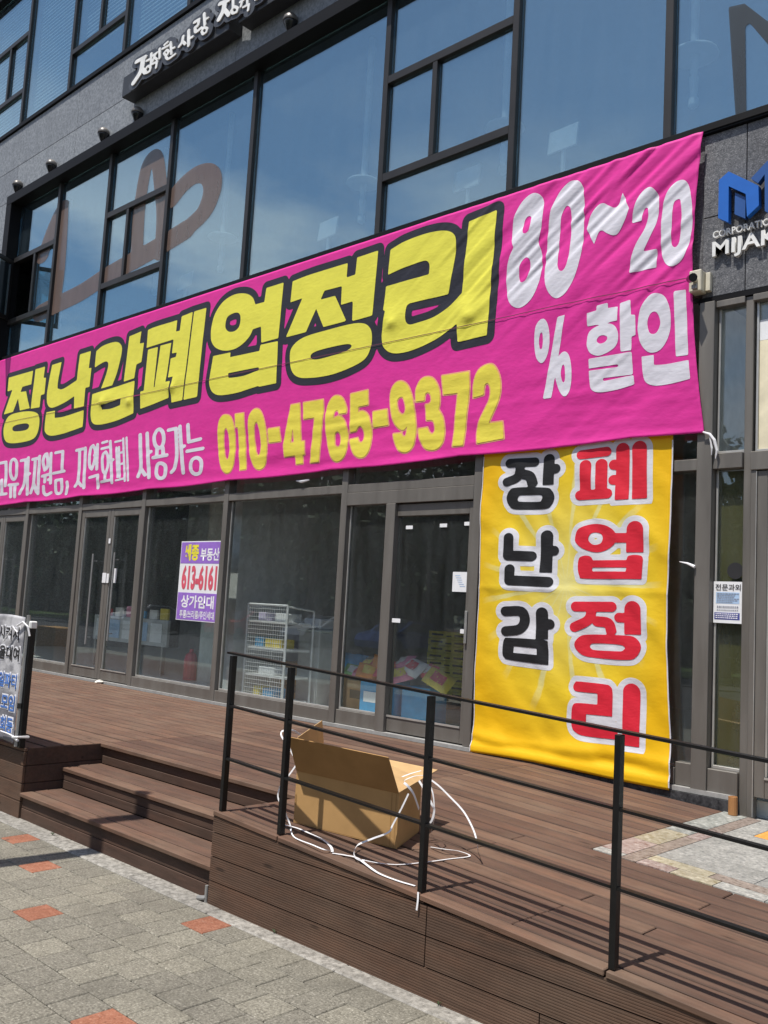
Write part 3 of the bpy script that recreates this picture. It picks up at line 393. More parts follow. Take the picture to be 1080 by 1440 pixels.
def sdf(cs, X, Z):
    D = np.full(X.shape, 9.0)
    def seg(px, pz, a, b):
        ex, ez = b[0]-a[0], b[1]-a[1]; l2 = ex*ex+ez*ez+1e-12
        t = np.clip(((px-a[0])*ex+(pz-a[1])*ez)/l2, 0, 1); return np.hypot(px-a[0]-t*ex, pz-a[1]-t*ez)
    for c in cs:
        if c[0] == 'L':
            loops = [smooth_loop(l) for l in c[1]]; al = np.concatenate(loops)
            x0, x1, z0, z1 = al[:, 0].min()-.25, al[:, 0].max()+.25, al[:, 1].min()-.25, al[:, 1].max()+.25
        else:
            pts = stroke_pts(c[1]); rx, rz = c[2]/1000, c[3]/1000; pd = .25
            x0, x1, z0, z1 = pts[:, 0].min()-rx-pd, pts[:, 0].max()+rx+pd, pts[:, 1].min()-rz-pd, pts[:, 1].max()+rz+pd
        i0, i1 = np.searchsorted(Z[:, 0], [z0, z1]); j0, j1 = np.searchsorted(X[0], [x0, x1])
        if i1 <= i0 or j1 <= j0: continue
        x = X[i0:i1, j0:j1]; z = Z[i0:i1, j0:j1]
        if c[0] == 'L':
            d = np.full(x.shape, 9.0); ins = np.zeros(x.shape, bool)
            for lp in loops:
                for a, b in zip(lp, np.roll(lp, -1, 0)):
                    d = np.minimum(d, seg(x, z, a, b))
                    if a[1] != b[1]: ins ^= ((a[1] > z) != (b[1] > z)) & (x < (b[0]-a[0])*(z-a[1])/(b[1]-a[1])+a[0])
            d = np.where(ins, -d, d)
        else:
            k = rx/rz; d = np.full(x.shape, 9.0); P = pts*np.array([1, k])
            for q, (a, b) in enumerate(zip(P[:-1], P[1:])):
                e = seg(x, z*k, a, b)-rx
                if c[4] and q == len(P)-2:   # straight cut at the end of the stroke
                    dv = (b-a)/np.hypot(*(b-a)); e = np.maximum(e, (x-b[0])*dv[0]+(z*k-b[1])*dv[1])
                d = np.minimum(d, e)
            d = d*min(1, 1/k)if k > 1 else d
        D[i0:i1, j0:j1] = np.minimum(D[i0:i1, j0:j1], d)
    return D
def fill(name, D, X, Z, iso, yf, mat, parent, res):
    """filled area where D < iso on the grid; y from yf(x, z)"""
    D = D-iso; D = np.where(np.abs(D) < 1e-7, 1e-7, D); ins = D < 0; ny, nx = D.shape
    cnt = ins[:-1, :-1].astype(int)+ins[:-1, 1:]+ins[1:, 1:]+ins[1:, :-1]
    used = np.full(D.shape, -1); vx = []; vz = []; faces = []
    mask = np.zeros(D.shape, bool); a = cnt > 0
    for di, dj in ((0, 0), (0, 1), (1, 1), (1, 0)): mask[di:ny-1+di, dj:nx-1+dj] |= a
    mask &= ins; ids = np.argwhere(mask); used[mask] = np.arange(len(ids))
    vx = list(X[mask]); vz = list(Z[mask])
    fi, fj = np.nonzero(cnt == 4)
    faces = np.stack([used[fi, fj], used[fi, fj+1], used[fi+1, fj+1], used[fi+1, fj]], 1).tolist()
    ed = {}
    def cut(p, q):
        k = (p, q) if p < q else (q, p)
        if k not in ed:
            t = D[p]/(D[p]-D[q]); ed[k] = len(vx); vx.append(X[p]+t*(X[q]-X[p])); vz.append(Z[p]+t*(Z[q]-Z[p]))
        return ed[k]
    for i, j in np.argwhere((cnt > 0) & (cnt < 4)):
        c = [(i, j), (i, j+1), (i+1, j+1), (i+1, j)]; poly = []
        for k in range(4):
            p, q = c[k], c[(k+1) % 4]
            if ins[p]: poly.append(int(used[p]))
            if ins[p] != ins[q]: poly.append(cut(p, q))
        if len(poly) >= 3: faces.append(poly)
    vx = np.array(vx); vz = np.array(vz); vy = yf(vx, vz)
    me = bpy.data.meshes.new(name); me.from_pydata(np.stack([vx, vy, vz], 1).tolist(), [], faces); me.update()
    me.polygons.foreach_set('use_smooth', [True]*len(me.polygons))
    return link(name, me, mat, parent)
def grid(cs, res, pad):
    x0, x1, z0, z1 = bounds(cs, pad); return np.meshgrid(np.arange(x0, x1, res), np.arange(z0, z1, res))
def printed(name, key, res, layers, yf, parent, step=.003, clip=None):
    """layers: (name, iso, material) from the back to the front"""
    cs = GL[key]; X, Z = grid(cs, res, max(l[1] for l in layers)+.03); D = sdf(cs, X, Z)
    if clip is not None: D = np.maximum(D, clip(X, Z))
    return [fill(nm, D if k == len(layers)-1 or clip is None else D, X, Z, iso, (lambda k: lambda x, z: yf(x, z)-step*(k+1))(k), m, parent, res) for k, (nm, iso, m) in enumerate(layers)]
def vn(u, v, seed=0):
    """smooth value noise on numpy arrays"""
    u = np.asarray(u, float); v = np.asarray(v, float); iu = np.floor(u).astype(int); iv = np.floor(v).astype(int); fu = u-iu; fv = v-iv
    fu = fu*fu*fu*(fu*(fu*6-15)+10); fv = fv*fv*fv*(fv*(fv*6-15)+10)
    def h(a, b): q = np.sin(a*127.1+b*311.7+seed*74.7)*43758.5453; return q-np.floor(q)
    return (h(iu, iv)*(1-fu)+h(iu+1, iv)*fu)*(1-fv)+(h(iu, iv+1)*(1-fu)+h(iu+1, iv+1)*fu)*fv-.5
# text set in Blender's built-in font
def text_mesh(body, bold=0.0, extrude=0.0):
    c = bpy.data.curves.new('text', 'FONT'); c.body = body; c.offset = bold; c.extrude = extrude; c.resolution_u = 4; c.align_x = 'CENTER'
    o = bpy.data.objects.new('text', c); COL.objects.link(o); dg = bpy.context.evaluated_depsgraph_get()
    me = bpy.data.meshes.new_from_object(o.evaluated_get(dg)); bpy.data.objects.remove(o); bpy.data.curves.remove(c); return me
def text_in(name, body, x0, x1, z0, z1, yf, mat, parent, bold=0.0, depth=0.0, shear=0.0, inv=True, warp=None):
    me = text_mesh(body, bold, .5 if depth else 0); n = len(me.vertices)
    co = np.empty(n*3); me.vertices.foreach_get('co', co); co = co.reshape(-1, 3)
    if n == 0: return None
    a, b = co.min(0), co.max(0)
    u = (co[:, 0]-a[0])/(b[0]-a[0]+1e-9); v = (co[:, 1]-a[1])/(b[1]-a[1]+1e-9)
    x = x0+u*(x1-x0)+shear*(v-.5)*(z1-z0); z = z0+v*(z1-z0)
    if warp: x, z = warp(x, z)
    y = (yf(x, z) if callable(yf) else np.full(n, yf))+((.5-co[:, 2])*depth if depth else 0)
    me.vertices.foreach_set('co', np.stack([x, y, z], 1).ravel()); me.update(); me.materials.clear(); return link(name, me, mat, parent, inv)

# ================================================================== ground and street
gz = -0.53
struct(MB().box(-200, 200, -200, 60, -1.4, -.80).build('ground', 'asphalt'))
struct(MB().box(-150, 60, -21.0, -8.6, -.79, -.66).build('road', 'asphalt'))
struct(MB().box(-150, 60, -69, -24.5, -.79, -.60).build('lawn', 'grass'))
struct(MB().box(-150, 60, -24.5, -21.0, -.79, -.62).build('parking_strip', 'asphalt'))
PX0, PX1, PY0, PY1 = -7.3, -1.5, -5.53, -3.50
mb = MB(); hx = [(-160+12*i) for i in range(17)]
for i in range(16):
    h0, h1 = (9.5+2.2*math.sin(q*.9)+1.3*math.sin(q*2.3) for q in (i, i+1)); mb.hexa([(hx[i], -66, -.8), (hx[i+1], -66, -.8), (hx[i+1], -40, -.8), (hx[i], -40, -.8), (hx[i], -62, h0), (hx[i+1], -62, h1), (hx[i+1], -46, h1*.86), (hx[i], -46, h0*.86)])
struct(mb.build('backing_hill', 'leaf'))  # unseen hill added as dark backing, hides sky gaps in the mirrored trees
mb = MB().box(PX0-.3, PX1+.3, PY0-.3, -3.2, -.79, gz-.03)
mb.box(-40, PX0, -8.6, -3.34, -.78, gz-.001).box(PX1, 30, -8.6, -3.34, -.78, gz-.001).box(PX0, PX1, -8.6, PY0, -.78, gz-.002)
pave = struct(mb.build('pavement', 'paver_grey'))
# pavers: 20 cm blocks in staggered courses; the odd one is terracotta
orange = [(-4.23, -3.60), (-6.38, -3.68), (-5.75, -3.89), (-4.85, -4.25), (-3.50, -4.65), (-6.9, -4.5)]
pm = []
for k, mname in ((0, 'paver_grey'), (1, 'paver_orange')):
    me = bpy.data.meshes.new('paver'); b = MB().cbox(-.0978, .0978, -.0992, .0992, -.05, 0, .004); me.from_pydata(b.v, [], b.f); me.materials.append(MAT[mname]); pm.append(me)
used_o = set(); rows = [PY1-.1-.2033*i for i in range(10)]
cells = [(PX0+.1+.2*j+(.1 if i % 2 else 0)*1, y) for i, y in enumerate(rows) for j in range(29) if PX0+.1+.2*j+(.1 if i % 2 else 0) < PX1-.05]
for q in orange: used_o.add(min(cells, key=lambda c: (c[0]-q[0])**2+(c[1]-q[1])**2))
for c in cells:
    o = bpy.data.objects.new('paver', pm[1 if c in used_o else 0]); COL.objects.link(o); o.parent = pave
    o.location = (c[0], c[1], gz+random.uniform(-.001, .001)); o.rotation_euler = (random.uniform(-.004, .004), random.uniform(-.004, .004), random.uniform(-.007, .007))
x = -9.0
while x < .6:
    l = random.uniform(.75, 1.05); MB().cbox(x, x+l-.004, -3.497, -3.33, gz-.2, gz+.004+random.uniform(-.002, .002), .006).build('edge_stone', 'edge_granite', pave); x += l
# ================================================================== building
B = thing('commercial_building', 'dark granite commercial building with tall mirrored windows and grey shop front', 'building', (-8, 0, 0))
def part(mb, name, mat, p=None): return mb.build(name, mat, p or B)
# --- granite bands, panel by panel
def panels(xs, zs, y0, mat, skip=None):
    for i in range(len(xs)-1):
        for j in range(len(zs)-1):
            part(MB().cbox(xs[i]+.003, xs[i+1]-.003, y0, .12, zs[j]+.003, zs[j+1]-.003, .003), 'granite_panel', mat)
panels([-19.5, -17.85, -16.0, -13.9, -11.75, -9.6, -7.45, -5.3, -3.2, -1.1, 1], [8.19, 8.80, 9.535], -.05, 'granite_band')
panels([-19.5, -17.85, -16.06], [3.82, 5.17, 6.4, 7.3, 8.19], -.05, 'granite_band')
panels([-16.06, -13.9, -11.75, -9.6, -7.45, -5.3, -3.12], [3.82, 5.17], -.005, 'granite_rough')
panels([-3.12, -2.775, -2.05, -1.3, -.5, .5], [3.80, 4.46, 5.155], -.02, 'granite_rough')
part(MB().box(-3.12, .5, -.05, .12, 5.157, 5.20), 'wall_coping', 'frame_black')
part(MB().box(-3.14, .5, -.03, .12, 3.755, 3.797), 'lintel', 'frame_black')
# --- shell behind the glass
part(MB().box(-19.5, 1.2, .13, 8, 3.86, 4.7), 'floor_slab', 'shop_wall'); part(MB().box(-19.5, 1.2, .131, 8, 4.71, 5.0), 'floor_slab', 'interior_dark'); part(MB().box(-19.5, 1.2, .13, 8, 8.10, 9.48), 'floor_slab', 'interior_dark')
part(MB().box(-19.5, 1.2, -.1, 8, 12.75, 13.6), 'roof', 'granite_band')
part(MB().box(-19.5, 1.2, 8.0, 8.2, -.6, 13.6), 'back_wall', 'interior_wall'); part(MB().box(-19.7, -19.5, -.04, 8.2, -.6, 13.6), 'side_wall', 'granite_band'); part(MB().box(1.2, 1.4, -.04, 8.2, -.6, 13.6), 'side_wall', 'granite_band')
part(MB().box(-19.5, 1.2, .10, 8, -.6, .0), 'shop_floor', 'interior_floor')
part(MB().box(-19.5, -2.78, -.075, .10, -.005, .028), 'door_sill', 'concrete')
part(MB().box(-7.6, -2.76, -.095, .098, -.6, -.008), 'curb_stone', 'granite_curb'); part(MB().box(-2.76, 1, -.06, .098, -.6, -.118), 'threshold', 'concrete')
part(MB().box(-9.35, -9.2, .3, 8, 0, 3.8), 'partition_wall', 'shop_wall'); part(MB().box(-11.42, -10.95, 1.4, 1.85, 0, 3.8), 'column', 'column_pale'); part(MB().box(-3.15, -3.02, .14, 8, 0, 3.8), 'partition_wall', 'shop_wall')
part(MB().box(-19.4, -3.0, 6.5, 6.6, 0, 3.8), 'inner_wall', 'interior_wall')
def bar(x0, x1, y0, y1, z0, z1, mat='frame_grey', name='frame_bar', p=None): return part(MB().cbox(x0, x1, y0, y1, z0, z1, .004), name, mat, p)
def pane(x0, x1, z0, z1, y=.03, mat='glass_ground', p=None, bead=None):
    o = part(MB().box(x0, x1, y, y+.010, z0, z1), 'window_pane', mat, p)
    if bead:
        m = MB(); m.cbox(x0, x0+.016, y-.022, y-.002, z0, z1, .002); m.cbox(x0+.017, x1, y-.030, y-.002, z0, z0+.022, .002); part(m, 'glazing_bead', bead, o)
    return o
# --- ground floor
GX = [-17.9, -16.1, -14.33, -12.63, -10.92, -9.09, -7.02, -5.24]
for x in GX: bar(x-.045, x+.045, -.05, .07, .03, 3.80, name='mullion')
bar(-3.11, -2.99, -.07, .07, -.10, 3.75, name='pillar'); bar(-2.765, -2.705, -.016, .07, -.115, 3.75, name='mullion')
hor = GX+[-3.065]
for a, b in zip(hor[:-1], hor[1:]):
    a2, b2 = a+.046, b-.046
    bar(a2, b2, -.045, .065, 2.425, 2.515, name='transom'); pane(a2, b2, 2.516, 3.80)
def glazed_door(x0, x1, z1, hx=None, hz=None):
    """one leaf of a glass door: stiles, rails, pane, pull bar"""
    d = part(MB().cbox(x0, x0+.075, -.03, .04, .04, z1, .004).cbox(x1-.075, x1, -.03, .04, .04, z1, .004).cbox(x0+.076, x1-.076, -.028, .038, .04, .175, .004).cbox(x0+.076, x1-.076, -.028, .038, z1-.10, z1, .004), 'door', 'frame_grey')
    part(MB().box(x0+.07, x1-.07, .0, .01, .17, z1-.09), 'door_pane', 'glass_ground', d)
    part(MB().box(x0+.076, x1-.076, -.036, -.029, .172, .188), 'glazing_bead', 'bead_silver', d)
    part(MB().box(x0+.076, x0+.090, -.020, -.002, .19, z1-.1), 'glazing_bead', 'bead_silver', d)
    if hx: part(MB().tube([(hx, -.085, hz[0]), (hx, -.085, hz[1])], .014, 8).tube([(hx, -.085, hz[0]+.1), (hx, -.02, hz[0]+.1)], .008, 6).tube([(hx, -.085, hz[1]-.1), (hx, -.02, hz[1]-.1)], .008, 6), 'door_handle', 'grey_metal', d)
    return d
for a, b, xs in ((-16.054, -14.376, ((-15.24, .55, 1.8), (-14.95, .55, 1.8))), (-12.584, -10.966, ((-12.07, .50, 1.78), (-11.49, .58, 1.80)))):
    m = (a+b)/2 + (.0 if a < -15 else .0)
    glazed_door(a, m-.004, 2.42, xs[0][0], xs[0][1:]); glazed_door(m+.004, b, 2.42, xs[1][0], xs[1][1:])
for a, b in ((-17.854, -16.146), (-14.284, -12.676), (-10.874, -9.136), (-9.044, -7.066), (-5.194, -4.25), (-4.17, -3.25)):
    bar(a, b, -.045, .065, .03, .155, name='bottom_rail'); pane(a, b, .156, 2.424, bead='bead_silver')
bar(-4.249, -4.171, -.045, .065, .03, 2.424, name='mullion'); bar(-3.249, -3.111, -.03, .06, .03, .2, name='bottom_rail'); pane(-3.249, -3.111, .201, 2.424)
# sliding door bay
bar(-6.974, -5.286, -.052, .06, 2.29, 2.424, name='header'); bar(-6.39, -6.265, -.06, .06, .03, 2.289, name='stile')
bar(-6.974, -6.391, -.03, .05, .03, .17, name='bottom_rail'); pane(-6.974, -6.391, .171, 2.289, bead='bead_silver')
d = part(MB().cbox(-5.345, -5.286, -.02, .05, .04, 2.28, .004).cbox(-6.264, -5.346, -.018, .048, .04, .18, .004).cbox(-6.264, -5.346, -.018, .048, 2.16, 2.28, .004), 'door', 'frame_grey')
part(MB().box(-6.264, -5.346, .01, .02, .18, 2.16), 'door_pane', 'glass_ground', d); part(MB().cbox(-5.33, -5.30, -.045, -.021, .95, 1.25, .003), 'door_handle', 'grey_metal', d)
part(MB().box(-6.264, -5.346, -.026, -.019, .178, .196), 'glazing_bead', 'bead_silver', d)
# right-hand window and entrance door
bar(-2.989, -2.766, -.05, .06, -.02, .19, name='bottom_rail'); pane(-2.985, -2.77, .191, 2.424, bead='bead_silver'); bar(-2.989, -2.766, -.05, .06, 2.425, 2.545, name='transom'); pane(-2.985, -2.77, 2.546, 3.70, bead='bead_silver'); bar(-2.989, -2.766, -.04, .06, 3.70, 3.752, name='header')
part(MB().box(-2.985, -2.77, .06, .064, .19, 2.42), 'window_film', 'film_olive')
bar(-2.704, .4, -.05, .06, 2.40, 2.54, name='transom'); pane(-2.69, -1.6, 2.541, 3.70, bead='bead_silver'); bar(-2.704, .4, -.04, .06, 3.70, 3.752, name='header')
part(MB().box(-2.672, -1.62, .024, .0275, 2.565, 3.40), 'window_poster', 'paper_cream'); part(MB().box(-2.672, -1.62, .024, .0275, 3.402, 3.56), 'window_poster', 'paper_white')
glazed_door(-2.655, -1.70, 2.395); part(MB().cbox(-2.70, -2.66, -.04, .05, -.115, 2.399, .003), 'door_frame', 'frame_grey')
part(MB().box(-2.66, -2.655, -.044, -.03, -.1, 2.39), 'glazing_bead', 'bead_silver')
pane(-1.69, .4, -.1, 2.395)
# --- second floor windows
UX = [(-14.35, .1), (-12.72, .1), (-11.04, .1), (-9.16, .1), (-6.80, .1), (-5.055, .1), (-3.45, .1), (-1.75, .1)]
F = 'frame_bronze'
bar(-16.06, 1.0, -.17, .10, 8.02, 8.188, 'frame_black', 'window_head'); bar(-16.06, -15.86, -.17, .10, 5.172, 8.019, 'frame_black', 'window_jamb'); bar(-15.858, 1.0, -.06, .10, 5.172, 5.235, 'frame_black', 'window_sill')
for x, wd in UX: bar(x-.036, x+.036, -.022, .08, 5.236, 8.019, F, 'mullion')
bx = [-15.858]+[u[0] for u in UX]+[1.0]
for i, (a, b) in enumerate(zip(bx[:-1], bx[1:])):
    a2 = a+(.037 if i else 0); b2 = b-.037
    if i in (0, 2, 5, 8):
        bar(a2, b2, -.020, .075, 6.96, 7.05, F, 'transom'); bar(a2, b2, -.020, .075, 5.83, 5.92, F, 'transom')
        sx_ = {0: -15.07, 2: -12.09, 5: -6.085, 8: -.9}[i]; bar(sx_-.032, sx_+.032, -.018, .072, 5.921, 6.959, F, 'mullion')
        pane(a2, b2, 7.051, 8.019, mat='glass_upper'); pane(a2, b2, 5.236, 5.829, mat='glass_upper'); pane(sx_+.033, b2, 5.921, 6.959, mat='glass_upper')
        if i: pane(a2, sx_-.033, 5.921, 6.959, mat='glass_upper')
        else:   # the sash that stands open
            s = part(MB(), 'open_sash', F) if False else None
            mb = MB(); wv = .70
            for u0, u1, z0, z1 in ((0, .06, 5.90, 6.98), (wv-.06, wv, 5.90, 6.98), (.06, wv-.06, 5.90, 5.97), (.06, wv-.06, 6.91, 6.98)):
                ca, sa = math.cos(R(62)), math.sin(R(62)); ox, oy = -15.84, -.06
                c = lambda u, v: (ox+u*ca+v*sa, oy-u*sa+v*ca)
                p = [c(u0, 0), c(u1, 0), c(u1, .04), c(u0, .04)]; mb.hexa([(*q, z0) for q in p]+[(*q, z1) for q in p])
            s = part(mb, 'open_sash', F); p = [c(.06, .015), c(wv-.06, .015), c(wv-.06, .022), c(.06, .022)]
            part(MB().hexa([(*q, 5.97) for q in p]+[(*q, 6.91) for q in p]), 'window_pane', 'glass_upper', s)
    else: pane(a2, b2, 5.236, 8.019, mat='glass_upper')
# --- third floor windows and blinds
bar(-19.5, 1, -.085, .10, 9.54, 9.615, 'frame_black', 'window_sill')
TX = [-18.0, -16.2, -14.42, -12.66, -10.9, -9.0, -6.8]
for x in TX: bar(x-.037, x+.037, -.02, .08, 9.616, 12.60, F, 'mullion')
bar(-19.5, 1, -.10, .10, 12.601, 12.75, 'frame_black', 'window_head')
for i, (a, b) in enumerate(zip(TX[:-1], TX[1:])):
    a2, b2 = a+.038, b-.038
    if i in (0, 2, 4):
        bar(a2, b2, -.018, .075, 10.31, 10.40, F, 'transom'); bar(a2, b2, -.018, .075, 11.44, 11.53, F, 'transom'); xm = {0: -16.95, 2: -13.5, 4: -9.9}[i]
        bar(xm-.032, xm+.032, -.016, .072, 10.401, 11.439, F, 'mullion'); pane(a2, b2, 9.616, 10.309, mat='glass_upper'); pane(a2, xm-.036, 10.401, 11.439, mat='glass_upper'); pane(xm+.036, b2, 10.401, 11.439, mat='glass_upper'); pane(a2, b2, 11.531, 12.6, mat='glass_upper')
    else: pane(a2, b2, 9.616, 12.6, mat='glass_upper')
    mb = MB(); z = 10.35 if i in (2, 4) else 9.75
    while z < 12.55: mb.hexa([(a2+.12, .135, z), (b2-.12, .135, z), (b2-.12, .139, z), (a2+.12, .139, z), (a2+.12, .165, z+.066), (b2-.12, .165, z+.066), (b2-.12, .169, z+.066), (a2+.12, .169, z+.066)]); z += .072
    stuff(part(mb, 'window_blind', 'blind'))
# --- film graphics on the panes
zero = lambda x, z: np.full(np.shape(x), .0)
rm_x = lambda x, z: np.full(np.shape(x), .026)
X, Z = grid(GL['film'], .025, .05); D = sdf(GL['film'], X, Z)
for a, b in ((-15.858, -14.39), (-14.31, -12.76), (-12.68, -11.08), (-11.0, -9.20)):
    for z0, z1 in ((5.236, 5.829), (5.921, 6.959), (7.051, 8.019)) if a in (-15.858, -12.68) else ((5.236, 8.019),):
        if a == -15.858 and z0 == 5.921: a_ = -15.03
        else: a_ = a
        Dc = np.maximum(D, np.maximum(np.maximum(a_-X, X-b), np.maximum(z0-Z, Z-z1)))
        if (Dc < 0).any(): fill('window_decal', Dc, X, Z, 0, rm_x, 'film_brown', B, .025)
printed('window_decal', 'filmdark', .02, [('window_decal', 0, 'film_dark')], lambda x, z: np.full(np.shape(x), .029), B)
part(MB().box(-15.8, -15.15, .024, .0275, 5.25, 5.28), 'window_decal', 'film_brown')
# ================================================================== deck, steps, ramp
DK = thing('wooden_deck', 'brown timber deck with three steps in front of the shop windows', 'deck', (-9, -1.6, 0))
def board(x0, x1, y0, y1, z0, z1, mat, name='deck_board', p=None, slope=0.0, b=.004):
    o = MB().cbox(-(x1-x0)/2, (x1-x0)/2, -(y1-y0)/2, (y1-y0)/2, -(z1-z0)/2, (z1-z0)/2, b).build(name, mat, None)
    o.parent = p; r = Vector(p.location); o.matrix_parent_inverse = Matrix.Translation(-r)
    o.location = ((x0+x1)/2, (y0+y1)/2, (z0+z1)/2); o.rotation_euler = (0, slope, 0); return o
pit = .140; rows = [-.112-pit*k for k in range(24)]
def jit(): return random.uniform(-.0018, .0018)
for k, y in enumerate(rows):
    y1, y0 = y, y-pit+.009
    cuts = [-17.5, random.choice([-14.9, -14.2, -13.1]), random.choice([-11.8, -11.2, -10.4]), random.choice([-9.4, -8.8, -8.1]), -6.952]
    if y0 < -3.34: y0 = -3.36
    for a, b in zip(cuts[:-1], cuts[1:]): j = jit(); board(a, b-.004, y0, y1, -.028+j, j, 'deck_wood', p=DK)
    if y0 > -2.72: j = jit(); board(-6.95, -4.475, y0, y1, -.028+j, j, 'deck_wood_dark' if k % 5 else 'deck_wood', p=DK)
# front nosing of the upper landing
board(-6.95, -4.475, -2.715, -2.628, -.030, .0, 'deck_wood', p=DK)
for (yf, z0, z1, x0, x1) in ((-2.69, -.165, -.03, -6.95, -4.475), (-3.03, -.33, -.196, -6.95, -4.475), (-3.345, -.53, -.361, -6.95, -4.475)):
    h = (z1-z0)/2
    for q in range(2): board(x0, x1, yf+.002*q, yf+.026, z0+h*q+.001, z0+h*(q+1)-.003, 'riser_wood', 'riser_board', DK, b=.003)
for (ya, yb_, z) in ((-3.045, -2.692, -.165), (-3.375, -3.032, -.330)):
    n = 3; wd = (yb_-ya)/n
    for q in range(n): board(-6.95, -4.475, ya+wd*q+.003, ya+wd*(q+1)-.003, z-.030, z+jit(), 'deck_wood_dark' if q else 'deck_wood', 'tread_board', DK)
# left end of the steps: side cheek and fascia of the upper deck
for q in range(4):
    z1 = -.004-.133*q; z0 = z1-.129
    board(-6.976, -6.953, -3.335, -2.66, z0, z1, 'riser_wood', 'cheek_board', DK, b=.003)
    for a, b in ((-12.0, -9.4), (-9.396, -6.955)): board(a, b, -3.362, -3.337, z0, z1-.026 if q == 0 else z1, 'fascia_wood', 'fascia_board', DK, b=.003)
stuff(MB().box(-17.4, -6.98, -3.33, -.1, -.53, -.085).box(-6.97, -4.48, -2.66, -.1, -.53, -.085).box(-6.94, -4.48, -3.0, -2.67, -.53, -.2).build('deck_joists', 'black_paint', DK))
# ramp: boards fall towards the right
RP = thing('wooden_ramp', 'brown timber ramp sloping down to the entrance behind the black railing', 'ramp', (-2.5, -1.8, -.1))
SL = .052; rz = lambda x: -SL*(x+4.47); sl = math.atan(SL)
def rboard(x0, x1, y0, y1, mat, name='deck_board'):
    zc = rz((x0+x1)/2); j = jit(); return board(x0, x1, y0, y1, zc-.028+j, zc+j, mat, name, RP, sl)
for k, y in enumerate(rows):
    y1, y0 = y, y-pit+.009
    if k == len(rows)-1:
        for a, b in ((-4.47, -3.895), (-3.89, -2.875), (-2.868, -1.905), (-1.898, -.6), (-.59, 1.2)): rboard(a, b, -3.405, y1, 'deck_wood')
        continue
    if y1 < -1.93: cuts = [-4.47, random.choice([-3.2, -2.4, -2.0]), random.choice([-1.2, -.7, -.2]), 1.2]
    elif y0 > -.10: cuts = [-4.47, -2.80]
    else: cuts = [-4.47, random.choice([-4.4, -3.9, -3.5]) if False else -2.838]
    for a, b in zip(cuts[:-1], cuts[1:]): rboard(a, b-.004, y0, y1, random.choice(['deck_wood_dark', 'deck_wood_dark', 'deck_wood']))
# fascia of the ramp: level boards, the top one cut to the slope
def fas(x0, x1, z0, zt0, zt1):
    o = MB().hexa([(x0, -3.398, z0), (x1, -3.398, z0), (x1, -3.372, z0), (x0, -3.372, z0), (x0, -3.398, zt0), (x1, -3.398, zt1), (x1, -3.372, zt1), (x0, -3.372, zt0)])
    me = bpy.data.meshes.new('fascia_board'); c = ((x0+x1)/2, -3.385, z0+.066); me.from_pydata([tuple(a-b for a, b in zip(v, c)) for v in o.v], [], o.f)
    ob = link('fascia_board', me, 'fascia_wood'); ob.parent = RP; ob.matrix_parent_inverse = Matrix.Translation(-Vector(RP.location)); ob.location = c
def fas5(x0, xm, x1, z0, zt, zt1):
    c = ((x0+x1)/2, -3.385, z0+.066); mb = extrude_poly([(x-c[0], z-c[2]) for x, z in ((x0, z0), (x1, z0), (x1, zt1), (xm, zt), (x0, zt))], -.013, .013)
    ob = mb.build('fascia_board', 'fascia_wood'); ob.parent = RP; ob.matrix_parent_inverse = Matrix.Translation(-Vector(RP.location)); ob.location = c
FZ = [-.53, -.3935, -.2580, -.1225, .013]
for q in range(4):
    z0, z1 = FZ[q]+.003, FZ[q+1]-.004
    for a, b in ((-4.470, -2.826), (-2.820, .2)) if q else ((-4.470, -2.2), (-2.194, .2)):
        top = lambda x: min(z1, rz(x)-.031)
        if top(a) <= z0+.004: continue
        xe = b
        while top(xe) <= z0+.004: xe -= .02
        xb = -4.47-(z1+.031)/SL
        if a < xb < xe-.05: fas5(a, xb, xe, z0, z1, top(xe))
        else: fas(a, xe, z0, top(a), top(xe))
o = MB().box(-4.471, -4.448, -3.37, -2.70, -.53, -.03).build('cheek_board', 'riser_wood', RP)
x0, x1 = -4.44, 1.2
stuff(MB().hexa([(x0, -3.365, -.55), (x1, -3.365, -.55), (x1, -.11, -.55), (x0, -.11, -.55), (x0, -3.365, rz(x0)-.085), (x1, -3.365, rz(x1)-.085), (x1, -.11, rz(x1)-.085), (x0, -.11, rz(x0)-.085)]).build('ramp_joists', 'black_paint', RP))
# terrazzo landing set into the ramp: border strips and field slabs
PD = struct(MB().hexa([(-2.832, -1.928, rz(-2.832)-.05), (1.2, -1.928, rz(1.2)-.05), (1.2, -.1, rz(1.2)-.05), (-2.832, -.1, rz(-2.832)-.05), (-2.832, -1.928, rz(-2.832)-.006), (1.2, -1.928, rz(1.2)-.006), (1.2, -.1, rz(1.2)-.006), (-2.832, -.1, rz(-2.832)-.006)]).build('entrance_landing', 'concrete'))
granite('pad_red', (.16, .085, .075), (.33, .262, .238), (.60, .52, .48), 32, stain=.6, amt=.15); granite('pad_yellow', (.19, .15, .07), (.37, .332, .245), (.62, .57, .44), 32, stain=.6, amt=.15); granite('pad_brown', (.10, .07, .055), (.262, .215, .185), (.42, .35, .30), 32, stain=.5, amt=.15); granite('pad_green', (.12, .135, .125), (.288, .292, .268), (.54, .55, .52), 32, stain=.6, amt=.15); granite('pad_orange', (.50, .20, .04), (.72, .30, .06), (.80, .42, .12), 70, stain=.2)
def slab(x0, x1, y0, y1, m):
    e = .0025
    return MB().hexa([(x, y, rz(x)-.005) for x, y in ((x0+e, y0+e), (x1-e, y0+e), (x1-e, y1-e), (x0+e, y1-e))]+[(x, y, rz(x)+.003) for x, y in ((x0+e, y0+e), (x1-e, y0+e), (x1-e, y1-e), (x0+e, y1-e))]).build('terrazzo_slab', m, PD)
